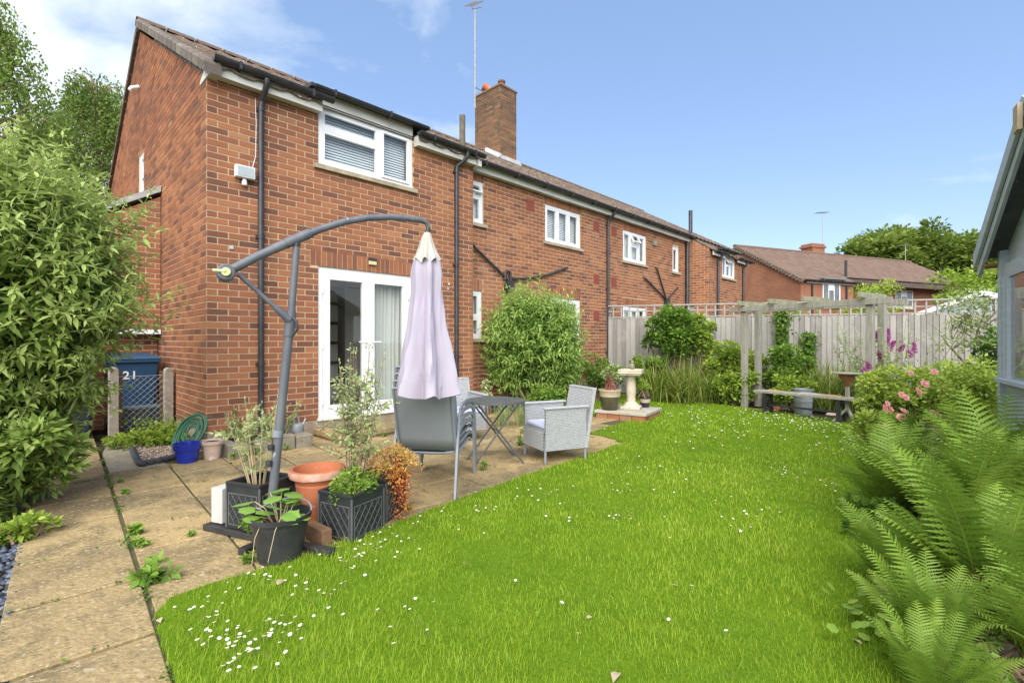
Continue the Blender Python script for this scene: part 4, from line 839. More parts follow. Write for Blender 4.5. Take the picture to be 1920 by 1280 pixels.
for i in range(nz + 1):
    u_ = i / nz; z = top + (bot - top) * u_
    Rr = .024 + .148 * u_ ** .85 + .030 * math.exp(-((u_ - .2) / .13) ** 2)
    for j in range(ncan):
        a = 2 * PI * j / ncan; lob = math.cos(6 * a + 1.1) ; amp = .11 + .27 * u_
        r_ = Rr * (1 + amp * lob + .10 * u_ * math.sin(9 * a + 2 * u_) + .05 * math.sin(15 * a + 5 * u_) * u_ + .03 * math.sin(23 * a + 9 * u_ + 2 * math.sin(14 * u_)) + .025 * math.sin(31 * u_ + 4 * a) * u_)
        zz = z - (.035 * abs(math.sin(3 * a + .55)) * max(0, u_ - .9) * 10)
        vs.append(loc(Vector((cc.x - .004 + r_ * math.cos(a) * 1.05, cc.y + r_ * math.sin(a) * .8, zz))))
fs = [(i * ncan + j, i * ncan + (j + 1) % ncan, (i + 1) * ncan + (j + 1) % ncan, (i + 1) * ncan + j) for i in range(nz) for j in range(ncan)]
cm = MB(); cm.add(vs, fs, 0); 
for k_, f in enumerate(fs):
    if k_ // ncan < 5: cm.m[k_] = 1
can = cm.build('canopy', [LILAC, CREAM], pa, smooth=True)
vs = []
for i, (z, r_) in enumerate(((top + .015, .022), (top - .06, .045), (top - .13, .068), (top - .19, .088), (top - .2, .09))):
    for j in range(64):
        a = 2 * PI * j / 64; rr = r_ * (1 + (.05 + .11 * i / 4) * math.cos(8 * a)); vs.append(loc(Vector((cc.x + rr * math.cos(a), cc.y + rr * math.sin(a), z + (.018 * math.cos(8 * a) if i > 2 else 0)))))
MB().add(vs, [(i * 64 + j, i * 64 + (j + 1) % 64, (i + 1) * 64 + (j + 1) % 64, (i + 1) * 64 + j) for i in range(4) for j in range(64)]).build('vent_cap', CREAM, can, smooth=True)
MB().tube([loc(arm[-1]), loc(Vector((cc.x, cc.y, top + .012)))], [.016, .02], 12).build('hanger', BLACKP, pa)
for (a0, a1, b0, b1, lab) in ((-.56, -.095, .045, .555, 'grey concrete weight slab under the left black planter'), (-.088, .165, .045, .50, 'grey concrete weight slab under the terracotta pot')):
    o = tag(MB().bx(a0, a1, b0, b1, 0, .05, 0, .5, None, .006).build('weight_slab', MATS['grey_slab']), lab, 'slab'); o.location = O; o.rotation_euler = (0, 0, R(-22.9))
# ------------------------------------------------------------------ stacked sling chairs
def sling_chair(label, M):
    t = thing('sling_chair', label, 'chair', (0, 0, 0), 0, 'stacked grey sling chairs'); t.matrix_world = M
    for s_ in (-1, 1):
        x = .265 * s_
        pts = [(x * 1.06, -.41, 0), (x * 1.03, -.33, .25), (x, -.255, .45), (x, -.225, .50), (x, -.16, .535), (x, -.05, .548), (x, .12, .545), (x, .24, .53), (x, .30, .49), (x, .325, .42), (x, .36, .2), (x, .385, 0)]
        f = MB()
        for a, b in zip(pts[:-1], pts[1:]): f.beam(a, Vector(b) + (Vector(b) - Vector(a)) * .04, .018, .032, up=(0, -.7, .7))
        f.build('side_frame', GREYM, t)
        MB().bx(x - s_ * .012 - .012, x - s_ * .012 + .012, -.15, .16, .549, .562).build('armrest', BLACKP, t) if False else None
    xi = .235
    seat = [(-.235, .335), (-.15, .325), (.05, .345), (.22, .365), (.27, .35)]; back_ = [(-.235, .345), (-.27, .45), (-.32, .62), (-.36, .78), (-.385, .87)]
    for nm, pf in (('seat', seat), ('backrest', back_)):
        b = MB(); vs = []
        for (y, z) in pf:
            for i in range(9): xx = -xi + 2 * xi * i / 8; dip = -.012 * (1 - (xx / xi) ** 2); vs.append((xx, y - (dip if nm == 'backrest' else 0), z + (dip if nm == 'seat' else 0)))
        fs_ = [(r * 9 + c, r * 9 + c + 1, (r + 1) * 9 + c + 1, (r + 1) * 9 + c) for r in range(len(pf) - 1) for c in range(8)]
        b.add(vs, fs_); o = b.build(nm, SLING, t, smooth=True); sd = o.modifiers.new('thick', 'SOLIDIFY'); sd.thickness = .004
        for s_ in (-1, 1): MB().tube([(s_ * (xi + .008), y, z) for y, z in pf], .011, 8).build(nm + '_rail', GREYM, t, smooth=True)
    MB().tube([(-xi, -.225, .34), (-.12, -.215, .318), (.12, -.215, .318), (xi, -.225, .34)], .011, 8).build('rear_bar', GREYM, t, smooth=True); MB().tube([(-xi, -.385, .872), (xi, -.385, .872)], .011, 8).build('top_bar', GREYM, t)
    MB().tube([(-.262, .28, .34), (.262, .28, .34)], .011, 8).build('front_bar', GREYM, t)
    for s_ in (-1, 1): MB().tube([(s_ * .258, -.23, .36), (s_ * .236, -.235, .36)], .01, 8).build('frame_pin', BLACKP, t)
    return t
sc = Vector((-.67, 4.30, 0)); srz = math.atan2(-.14, .99)
names = ['bottom grey sling chair of the stack below the closed parasol', 'second grey sling chair from the bottom of the stack', 'third grey sling chair from the bottom of the stack', 'topmost grey sling chair of the stack on the patio']
for k_ in range(4): sling_chair(names[k_], Matrix.Translation(sc + Vector((.0, .035 * k_, .056 * k_))) @ Matrix.Rotation(srz, 4, 'Z'))
# ------------------------------------------------------------------ bistro table
tt = thing('bistro_table', 'round dark grey metal bistro table with filigree rim on crossed legs', 'table', Vector((-.18, 5.10, 0)), .3)
tp = MB(); tr = .315
for i in range(6): r0, r1 = .02 + i * .05, .02 + i * .05 + .034; tp.lathe([(r0, .634), (r1, .634), (r1, .640), (r0, .640), (r0, .634)], 40)
for i in range(16): a = i * PI / 8; tp.beam((.02 * math.cos(a), .02 * math.sin(a), .636), (.30 * math.cos(a), .30 * math.sin(a), .636), .014, .006)
for i in range(48): a = i * 2 * PI / 48; b_ = a + PI / 20; tp.beam((.17 * math.cos(a), .17 * math.sin(a), .6365), (.29 * math.cos(b_), .29 * math.sin(b_), .6365), .010, .006)
IRON = mat('dark_grey_iron', (.075, .08, .082), (.12, .125, .12), scale=14, rough=.5, bump=.15, spec=.4)
tp.build('table_top', IRON, tt)
rm_ = MB(); rm_.lathe([(tr - .012, .622), (tr, .622), (tr, .642), (tr - .012, .642), (tr - .012, .622)], 48)
for i in range(46):
    a = 2 * PI * i / 46; pts = []
    for k_ in range(9): b_ = PI + PI * k_ / 8; pts.append(((tr - .004) * math.cos(a + .062 * math.cos(b_)), (tr - .004) * math.sin(a + .062 * math.cos(b_)), .622 + .040 * math.sin(b_)))
    rm_.tube(pts, .0032, 5)
rm_.build('filigree_rim', IRON, tt)
for y in (-.17, .17):
    MB().tube([(-.22, y, .62), (.26, y, .0)], .0095, 8).build('leg', IRON, tt); MB().tube([(.22, y * .9, .62), (-.26, y * .9, .0)], .0095, 8).build('leg', IRON, tt)
for x in (-.215, .215): MB().tube([(x, -.17, .06), (x, .17, .06)], .007, 6).build('stretcher', IRON, tt)
MB().tube([(0, -.165, .333), (0, .165, .333)], .007, 6).build('pivot_rod', IRON, tt)
# ------------------------------------------------------------------ wicker armchairs
def weave(b, corners, nu, nv, th=.006):
    """woven panel: corners p00,p10,p11,p01 ; verticals as thin ribs, horizontals as over-under strands"""
    p00, p10, p11, p01 = [Vector(c) for c in corners]
    P = lambda u, v: p00.lerp(p10, u).lerp(p01.lerp(p11, u), v)
    nr = (p10 - p00).cross(p01 - p00).normalized()
    vs, fs = [], []
    W_ = nu * 2
    for j in range(nv):
        v0, v1 = (j + .06) / nv, (j + .94) / nv; base = len(vs)
        for i in range(W_ + 1):
            s_ = th * (1 if (i + j) % 2 == 0 else -.2); u = i / W_
            vs += [P(u, v0) + nr * s_, P(u, v1) + nr * s_]
        fs += [(base + 2 * i, base + 2 * i + 2, base + 2 * i + 3, base + 2 * i + 1) for i in range(W_)]
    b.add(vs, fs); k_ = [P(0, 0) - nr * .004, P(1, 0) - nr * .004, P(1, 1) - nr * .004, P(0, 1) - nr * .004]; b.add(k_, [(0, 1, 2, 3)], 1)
def wicker_chair(label, loc_, rz):
    t = thing('wicker_armchair', label, 'armchair', loc_, rz, 'grey wicker armchairs'); sh, ah, bh = .335, .555, .735; w_, d = .243, .243
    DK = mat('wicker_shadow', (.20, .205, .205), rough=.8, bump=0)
    # local: front is -y
    for s_ in (-1, 1):
        for side in (1, -1):
            b = MB(); x = s_ * (w_ + .012 * side)
            c = [(x, -d, .13), (x, d, .13), (x, d, ah), (x, -d, ah)]
            weave(b, c if s_ * side > 0 else [c[1], c[0], c[3], c[2]], 16, 26); b.build('arm_panel' if side > 0 else 'arm_inner_panel', [WICK, DK], t)
        MB().bx(s_ * w_ - .032, s_ * w_ + .032, -d - .018, d + .03, ah, ah + .022).build('arm_top', WICK, t, bevel=.008)
        for y in (-d + .01, d - .01): MB().tube([(s_ * (w_ - .01), y, .28), (s_ * (w_ - .0), y * 1.03, 0)], .014, 10).build('leg', GREYM, t)
    b = MB(); weave(b, [(-w_, -d - .014, .13), (w_, -d - .014, .13), (w_, -d - .014, sh - .01), (-w_, -d - .014, sh - .01)], 16, 12); b.build('front_panel', [WICK, DK], t)
    for off in (.0, .034):
        b = MB(); lo, hi = (0, d + .016 - off, .13), (0, d + .13 - off, bh)
        c = [(-w_ - .01, lo[1], lo[2]), (w_ + .01, lo[1], lo[2]), (w_ - .005, hi[1], hi[2]), (-w_ + .005, hi[1], hi[2])]
        weave(b, [c[1], c[0], c[3], c[2]] if off == 0 else c, 16, 36); b.build('backrest' if off else 'back_panel', [WICK, DK], t)
    MB().box((0, d + .115, bh + .006), (2 * w_ + .01, .055, .022)).build('top_rail', WICK, t, bevel=.008)
    for s_ in (-1, 1): MB().beam((s_ * (w_ + .005), d + .0, .13), (s_ * (w_ - .002), d + .112, bh), .018, .036).build('back_post', WICK, t)
    MB().bx(-w_ + .01, w_ - .01, -d, d, sh - .03, sh).build('seat', WICK, t)
    MB().bx(-w_ - .004, w_ + .004, -d + .0, d, .132, .15).build('underframe', GREYM, t)
    return t
CUSH = mat('pale_blue_cushion', (.50, .53, .66), (.46, .49, .62), scale=5, rough=.9, bump=.1)
for (lab, cl, l_, rz) in (('grey wicker armchair on the patio turned towards the round table', 'pale blue cushion on the seat of the front wicker armchair', Vector((.46, 5.30, 0)), R(-66)), ('grey wicker armchair behind the round table near the house corner', 'pale blue cushion on the wicker armchair behind the table', Vector((-.66, 6.35, 0)), R(28))):
    wicker_chair(lab, l_, rz)
    c_ = tag(MB().bx(-.215, .215, -.235, .20, 0, .05).build('seat_cushion', CUSH, bevel=.02), cl, 'cushion'); c_.location = l_ + Vector((0, 0, .336)); c_.rotation_euler = (0, 0, rz)
# ------------------------------------------------------------------ corner by the bins
def wheelie(label, q, t_, m, digits):
    t = thing('wheelie_bin', label, 'bin', hp(q, t_), HA, 'wheelie bins by the porch wall'); vs = []
    for z, w_, d0, d1 in ((.10, .21, -.25, .22), (.5, .235, -.29, .27), (.97, .265, -.34, .32)):
        vs += [(-w_, d0, z), (w_, d0, z), (w_, d1, z), (-w_, d1, z)]
    b = MB(); b.add(vs, [(3, 2, 1, 0), (8, 9, 10, 11)] + [(4 * r + i, 4 * r + (i + 1) % 4, 4 * r + 4 + (i + 1) % 4, 4 * r + 4 + i) for r in range(2) for i in range(4)]); b.build('body', m, t, bevel=.02)
    MB().bx(-.285, .285, -.37, .34, .965, 1.01).build('rim', m, t, bevel=.012)
    lid = MB(); lid.add([(-.29, -.385, 1.012), (.29, -.385, 1.012), (.29, .36, 1.03), (-.29, .36, 1.03), (-.27, -.36, 1.045), (.27, -.36, 1.045), (.25, .34, 1.085), (-.25, .34, 1.085)], [(3, 2, 1, 0), (4, 5, 6, 7), (0, 1, 5, 4), (1, 2, 6, 5), (2, 3, 7, 6), (3, 0, 4, 7)]); lid.build('lid', m, t, bevel=.01)
    MB().tube([(-.24, .40, 1.0), (.24, .40, 1.0)], .016, 8).build('handle', m, t)
    for s_ in (-1, 1): MB().tube([(s_ * .20, .27, .1), (s_ * .25, .27, .1)], .1, 18).build('wheel', BLACKP, t)
    MB().tube([(-.25, .27, .1), (.25, .27, .1)], .012, 8).build('axle', BLACKP, t); MB().bx(-.2, .2, -.24, .2, 0, .1).build('base', m, t)
    if digits:
        cu = bpy.data.curves.new('house_number', 'FONT'); cu.body = digits; cu.size = .15; cu.extrude = .0012; cu.space_character = 1.12; cu.offset = .003
        tmp = bpy.data.objects.new('tmp', cu); COL.objects.link(tmp); dg = bpy.context.evaluated_depsgraph_get(); me = bpy.data.meshes.new_from_object(tmp.evaluated_get(dg)); bpy.data.objects.remove(tmp)
        me.materials.clear(); me.materials.append(UPVC); link('house_number', me, t, M=Matrix.Translation((-.13, -.3200, .75)) @ Matrix.Rotation(R(96), 4, 'X'))
    return t
wheelie('blue wheelie bin with white number 21 behind the wire mesh', -.40, 2.13, mat('blue_bin', (.020, .062, .125), (.028, .075, .145), scale=5, rough=.5, bump=.05), '21')
wheelie('dark navy wheelie bin half hidden behind the big bush', -1.06, 2.10, mat('navy_bin', (.018, .026, .04), (.03, .04, .055), scale=5, rough=.5, bump=.05), '21')
def cpost(label, p, h, rz):
    t = MB(); t.bx(-.05, .05, -.045, .045, -.05, h - .05, 0, .5); prof = [(.05 * math.cos(a), h - .05 + .05 * math.sin(a)) for a in [PI * i / 8 for i in range(9)]]
    t.poly([(x, -.045, z) for x, z in prof], .09, (0, 1, 0)); o = tag(t.build('concrete_post', CONC, bevel=.006), label, 'post', 'concrete fence posts'); o.location = p; o.rotation_euler = (0, 0, rz); return o
cpost('round topped concrete post at the left end of the wire mesh', hp(-.66, 1.50), .93, HA); cpost('round topped concrete post close against the brick gable wall', hp(-.085, 1.50), .90, HA + .05)
cl = thing('wire_mesh_panel', 'chain link wire mesh stretched between the two concrete posts', 'wire fence', hp(-.66, 1.50), HA)
wm = MB(); wd, hh = .475, .80
for i in range(-8, 14):
    for sg in (1, -1):
        pts = [(x, z) for x in np.linspace(.055, .055 + wd, 33) for z in [.04 + (i * .075 + sg * (x - .055) * 1.0 + (0 if sg > 0 else .3))] if .03 < z < hh]
        if len(pts) > 1: wm.tube([(pts[0][0], .03, pts[0][1]), (pts[-1][0], .03, pts[-1][1])], .0018, 4)
wm.build('mesh', GALV, cl, kind='stuff'); MB().tube([(.05, .03, hh), (.53, .03, hh)], .003, 5).build('top_wire', GALV, cl)
MB().bx(.065, .095, .04, .07, 0, .86).build('stake', WOODD, cl); MB().bx(.49, .52, .04, .07, 0, .86).build('stake', WOODD, cl)
bx_ = thing('storage_crate', 'dark grey lidded crate standing in front of the blue bin', 'crate', hp(-.36, 1.66), HA)
MB().bx(-.24, .24, -.07, .07, 0, .36).build('body', mat('charcoal_plastic', (.035, .04, .042), (.05, .056, .058), scale=6, rough=.5), bx_, bevel=.01); MB().bx(-.26, .26, -.085, .085, .361, .40).build('lid', mat('slate_grey_plastic', (.10, .125, .14), (.13, .155, .165), scale=6, rough=.5), bx_, bevel=.01)
hs = thing('garden_hose', 'coil of green garden hose leaning against the corner of the brick gable', 'hose', Vector((-3.69, 5.43, 0)), R(-18))
GH = mat('green_hose', (.035, .13, .08), (.05, .17, .10), scale=20, rough=.45, bump=0)
for k_ in range(9):
    b = MB(); r_ = .20 - .0195 * (k_ % 8); ring = []
    for i in range(41):
        a = 2 * PI * i / 40; rr = r_ * (1 + .025 * math.sin(3 * a + k_ * 2)); x, z = rr * math.cos(a) + .006 * math.sin(k_ * 3), rr * math.sin(a) + .21
        ring.append((x, .12 * z / .2 - .02 + .014 * (k_ % 2) + .01 * math.sin(2 * a + k_), z))
    b.tube(ring, .0095, 7); b.build('hose_loop', GH, hs, smooth=True)
# low stone bed against the wall with blocks, watering can
sbd = thing('stone_bed', 'low raised bed edged in rough stone blocks along the brick wall', 'raised bed', hp(0, 0), HA)
x = .05
for i in range(4):
    L_ = (.24, .22, .26, .2)[i]; MB().bx(x, x + L_ - .008, -.60 - .012 * (i % 2), -.47, -.045, .145 + .012 * ((i * 7) % 3), 0, .5).build('stone', STONE, sbd, bevel=.018); x += L_
for (a, b, c, d) in ((.05, .17, -.465, -.24), (.05, .17, -.235, -.02), (.84, .97, -.465, -.24), (.84, .97, -.235, -.02)): MB().bx(a, b, c, d, -.045, .14).build('stone', STONE, sbd, bevel=.018)
MB().bx(.172, .838, -.468, -.015, -.04, .115).build('soil', SOIL, sbd)
wc = thing('watering_can', 'small galvanised watering can standing on the stone bed beside the wall', 'watering can', hp(.90, -.30, .142), HA + .5)
MB().lathe([(.075, 0), (.078, .005), (.075, .085), (.05, .10), (.045, .098), (.0, .098)], 22).build('body', GALV, wc, smooth=True); MB().tube([(.07, 0, .03), (.12, 0, .09), (.15, 0, .135)], [.014, .01, .008], 8).build('spout', GALV, wc); MB().tube([(-.05, 0, .095), (-.06, 0, .17), (-.03, 0, .205), (.02, 0, .19), (.03, 0, .10)], .009, 8).build('handle', GALV, wc)
# rope edging, gravel bed, plain concrete strip
ed = [gp(248, 846), gp(258, 868), gp(264, 874), gp(300, 867), gp(335, 858), gp(372, 848)]
re = thing('rope_edging', 'dark twisted rope edging tile around the small gravel bed', 'edging', ed[2])
for strand in (0, PI):
    pts = []
    for a, b in zip(ed[:-1], ed[1:]):
        n = max(3, int((b - a).length / .012)); d = (b - a).normalized(); s_ = Vector((-d.y, d.x, 0))
        for i in range(n): p = a.lerp(b, i / n); ph = (len(pts)) * .55 + strand; pts.append(p - ed[2] + Vector((0, 0, .028)) + s_ * .014 * math.cos(ph) + Vector((0, 0, .014 * math.sin(ph))))
    MB().tube(pts, .019, 7).build('strand', mat('dark_edging', (.06, .065, .07), (.10, .10, .10), scale=14, rough=.8, bump=.3), re, smooth=True)
gb = [gp(250, 846), gp(266, 872), gp(335, 857), gp(380, 846), hp(-.03, .05), hp(-.03, 1.4), hp(-.6, 1.45), gp(200, 828)]
MB().poly([Vector((p.x, p.y, -.02)) for p in gb], .018, (0, 0, 1)).build('gravel_bed', mat('gravel_soil', (.34, .26, .18), (.2, .15, .1), scale=18, rough=1, bump=1, bscale=60), kind='structure')
gbn = np.array([(p.x, p.y) for p in gb]); P = np.column_stack([rng.uniform(gbn[:, 0].min(), gbn[:, 0].max(), 4000), rng.uniform(gbn[:, 1].min(), gbn[:, 1].max(), 4000)]); P = P[inside(P, gbn)][:1500]
PEB = (np.array([(0, 0, .5), (1, 0, 0), (0, 1, 0), (-1, 0, 0), (0, -1, 0), (0, 0, -.5)]), np.array([(0, 1, 2), (0, 2, 3), (0, 3, 4), (0, 4, 1), (5, 2, 1), (5, 3, 2), (5, 4, 3), (5, 1, 4)]))
def pebbles(name, label, P, z, s0, s1, m):
    n = len(P); o = scatter(name, PEB[0], PEB[1], frames(rdir(n) * (1, 1, .2), np.tile((0, 0, 1.), (n, 1))), np.column_stack([P, np.full(n, z)]), rng.uniform(s0, s1, (n, 3)), rng.random(n), m); o['label'] = label; return o
pebbles('gravel', 'pinkish gravel in the small bed by the gable', P, .004, .008, .018, mat('pebble', (.45, .34, .26), tones=[(0, (.30, .22, .17)), (.5, (.46, .35, .27)), (1, (.62, .52, .44))], rough=.9, bump=.2))
o = MB().poly([Vector((p.x, p.y, -.05)) for p in (pq(-1.012, .75), pq(-1.012, -.375), pq(-.545, -.375), gp(250, 850), gp(240, 840), gp(206, 826))], .047, (0, 0, 1)).build('concrete_strip', mat('pale_concrete', (.36, .31, .22), (.25, .21, .15), scale=12, rough=.95, bump=.8, bscale=60, spots=(30, .6, (.17, .145, .10)), world=True, patch=[(3, (.20, .18, .12), .6, .5), (40, (.46, .42, .34), .6, .56, .06)])); struct(o)
sp = np.array([(p.x, p.y) for p in (gp(-60, 1330), gp(22, 1290), gp(28, 1150), gp(36, 1060), gp(48, 1010), gp(0, 985), gp(-60, 1000))]); P = np.column_stack([rng.uniform(sp[:, 0].min(), sp[:, 0].max(), 3000), rng.uniform(sp[:, 1].min(), sp[:, 1].max(), 3000)]); P = P[inside(P, sp)][:900]
pebbles('slate_chippings', 'dark blue grey slate chippings along the left edge of the path', P, -.012, .014, .038, mat('slate', (.06, .07, .09), tones=[(0, (.03, .036, .05)), (.6, (.075, .09, .12)), (1, (.16, .18, .22))], rough=.6, bump=.2))
bo_ = thing('step_ornament', 'little white figure on a pale blue base standing on the door step', 'ornament', hp(2.62, -.30, .101), HA)
MB().bx(-.07, .07, -.05, .05, 0, .05).build('base', mat('pale_blue', (.42, .58, .66), (.5, .62, .68), scale=9, rough=.5), bo_, bevel=.015); MB().lathe([(.04, .05), (.048, .075), (.03, .10), (.034, .12), (.02, .14), (0, .145)], 14).build('figure', WHITEB, bo_, smooth=True)
# neighbour's little roof beyond the fence
ns = thing('neighbour_shed', 'grey shed with white edged apex roof just beyond the fence', 'shed', Vector((12.55, 13.0, 0)), R(-40))
MB().poly([(-1.25, 0, 0), (1.25, 0, 0), (1.25, 0, 2.0), (0, 0, 2.5), (-1.25, 0, 2.0)], 2.2, (0, 1, 0)).build('walls', SHEDP, ns)
for s_ in (-1, 1):
    MB().poly([(0, -.12, 2.52), (s_ * 1.5, -.12, 1.93), (s_ * 1.5, -.12, 1.98), (0, -.12, 2.58)], 2.5, (0, 1, 0)).build('roof_slope', mat('pale_roof', (.55, .58, .62), (.48, .5, .54), scale=4, rough=.6), ns); MB().beam((0, -.15, 2.54), (s_ * 1.5, -.15, 1.95), .03, .12).build('barge_board', UPVC, ns)
# ================================================================== the grey shed at the right edge
sa = Vector((-.56, -.828, 0)); sn = Vector((-.828, .56, 0)); S0 = Vector((4.84, 4.78, 0))
shed = thing('garden_shed', 'grey painted timber shed with overhanging roof at the right edge', 'shed', S0, math.atan2(sa.y, sa.x))
# local x runs along the gable towards the camera, local y is towards the outside (left) negated -> inside is +y
HWd = 1.42; EZ = 2.16; RZ_ = EZ + HWd * .585
for k_ in range(15):
    z0 = .02 + k_ * .125
    for (x0, x1, nm) in ((0, .10, 'l'), (.10, 2 * HWd, 'r')):
        if nm == 'r' and .86 < z0 < 1.85: continue
        MB().bx(x0 + (.0 if nm == 'l' else .001), x1, -.012, .006, 0, .135, 0, .5, Matrix(((1, 0, 0, 0), (0, 1, .07, 0), (0, 0, 1, z0), (0, 0, 0, 1)))).build('cladding_board', SHEDP, shed)
MB().poly([(0, .012, 0), (2 * HWd, .012, 0), (2 * HWd, .012, .9), (0, .012, .9)], .03, (0, 1, 0)).poly([(0, .012, 1.86), (2 * HWd, .012, 1.86), (2 * HWd, .012, EZ), (HWd, .012, RZ_ - .05), (0, .012, EZ)], .03, (0, 1, 0)).build('gable_wall', SHEDP, shed)
MB().bx(0, .03, .05, 1.9, 0, EZ).build('side_wall', SHEDP, shed); MB().bx(2 * HWd - .03, 2 * HWd, .05, 1.9, 0, EZ).build('side_wall', SHEDP, shed); MB().bx(.03, 2 * HWd - .03, 1.87, 1.9, 0, EZ).build('rear_wall', SHEDP, shed)
MB().bx(-.035, .045, -.055, .03, 0, EZ - .02).build('corner_post', SHEDP, shed, bevel=.004)
MB().bx(.10, .17, -.05, .011, .9, 1.86).build('window_frame', SHEDP, shed, bevel=.004); MB().bx(.20, .26, -.045, .011, .9, 1.86).build('window_frame', SHEDP, shed, bevel=.004); MB().bx(2.0, 2.06, -.045, .011, .9, 1.86).build('window_frame', SHEDP, shed)
MB().bx(.08, 2.1, -.10, .011, .86, .9).build('window_sill', SHEDP, shed, bevel=.004); MB().bx(.05, 2.1, -.03, .011, 1.861, 2.0).build('window_head', SHEDP, shed)
MB().bx(.261, 1.999, -.02, -.014, .905, 1.855).build('pane', GLASS, shed)
for (xa, za, xb, zb, nm) in ((-.24, EZ - .06, HWd, RZ_ + .08, 1), (2 * HWd + .24, EZ - .06, HWd, RZ_ + .08, 2)):
    MB().poly([(xa, -.17, za), (xb, -.17, zb), (xb, -.17, zb + .03), (xa, -.17, za + .03)], 2.3, (0, 1, 0)).build('roof_slope', FELT, shed)
    d = Vector((xb - xa, 0, zb - za)).normalized()
    MB().poly([(xa, -.20, za - .10), (xb, -.20, zb - .10), (xb, -.20, zb + .05), (xa, -.20, za + .05)], .028, (0, 1, 0)).build('barge_board', SHEDP, shed, bevel=.004)
    MB().poly([(xa + .02 * (1 if nm == 1 else -1), -.168, za - .19), (xb, -.168, zb - .19), (xb, -.168, zb - .09), (xa, -.168, za - .09)], .03, (0, 1, 0)).build('inner_barge_board', SHEDP, shed, bevel=.004)
MB().bx(HWd - .06, HWd + .06, -.235, -.205, RZ_ - .14, RZ_ + .06).build('finial', mat('bare_pine', (.50, .40, .27), (.40, .32, .22), scale=6, rough=.9), shed)
MB().bx(-.25, .0, -.16, 2.1, EZ - .16, EZ - .14).build('soffit', mat('brown_ply', (.36, .19, .11), (.28, .15, .09), scale=6, rough=.9), shed)
# ================================================================== PLANTING
BUD = leafmat('buddleia_leaf', (0.09, 0.15, 0.03), (0.27, 0.38, 0.075), (0.5, 0.6, 0.2), trans=.35)
BUD2 = leafmat('mid_bush_leaf', (0.085, 0.17, 0.03), (0.24, 0.39, 0.07), (0.43, 0.57, 0.16), trans=.35)
GREENL = leafmat('shrub_leaf', (0.05, 0.11, 0.02), (0.14, 0.26, 0.035), (0.3, 0.43, 0.07), trans=.35)
LIME = leafmat('lime_leaf', (0.1, 0.18, 0.025), (0.26, 0.38, 0.045), (0.46, 0.55, 0.1), trans=.4)
SAGE = leafmat('sage_leaf', (0.16, 0.21, 0.07), (0.36, 0.44, 0.17), (0.56, 0.62, 0.32), trans=.3)
BIRCHL = leafmat('birch_leaf', (0.1, 0.16, 0.03), (0.22, 0.31, 0.05), (0.38, 0.46, 0.11), trans=.4)
OAKL = leafmat('oak_leaf', (0.055, 0.09, 0.016), (0.135, 0.2, 0.03), (0.26, 0.34, 0.06), trans=.35)
FERNL = leafmat('fern_leaf', (0.065, 0.125, 0.015), (0.18, 0.29, 0.035), (0.36, 0.46, 0.075), trans=.35)
ORNG = leafmat('orange_leaf', (0.42, 0.08, 0.03), (0.66, 0.22, 0.06), (0.62, 0.5, 0.14), trans=.3)
STRP = leafmat('strap_leaf', (0.08, 0.14, 0.022), (0.22, 0.3, 0.045), (0.48, 0.46, 0.15), trans=.35)
GRASS = leafmat('grass_blade', (0.15, 0.25, 0.01), (0.27, 0.405, 0.016), (0.43, 0.54, 0.06), trans=.4)
ROSEP = mat('pink_petal', (.93, .42, .42), (.95, .58, .54), scale=30, rough=.7, bump=0, translucent=.3)
MAGE = mat('magenta_petal', (.50, .10, .36), (.62, .2, .5), scale=60, rough=.7, bump=0, translucent=.3)
UP = np.array((0, 0, 1.0))
def leaves_at(name, pts, dirs, size, aspect, tone, m, parent, tmpl=LEAF4, kind='stuff', upj=.5):
    n = len(pts); up = UP + rng.normal(0, upj, (n, 3)); size = np.asarray(size) * np.ones(n)
    return scatter(name, tmpl[0], tmpl[1], frames(dirs, up), pts, np.column_stack([size * aspect, size, size]), np.clip(tone, 0, 1), m, parent, kind)
def curve_pts(p0, d, L, droop, n):
    """an arching shoot: start p0, unit direction d, length L, bending by droop (gravity)"""
    out = [np.array(p0, float)]; d = np.array(d, float); st = L / n; cur = out[0].copy()
    for i in range(n):
        d = d + np.array((0, 0, -droop / n)); d /= np.linalg.norm(d); cur = cur + d * st; out.append(cur.copy())
    return np.array(out)
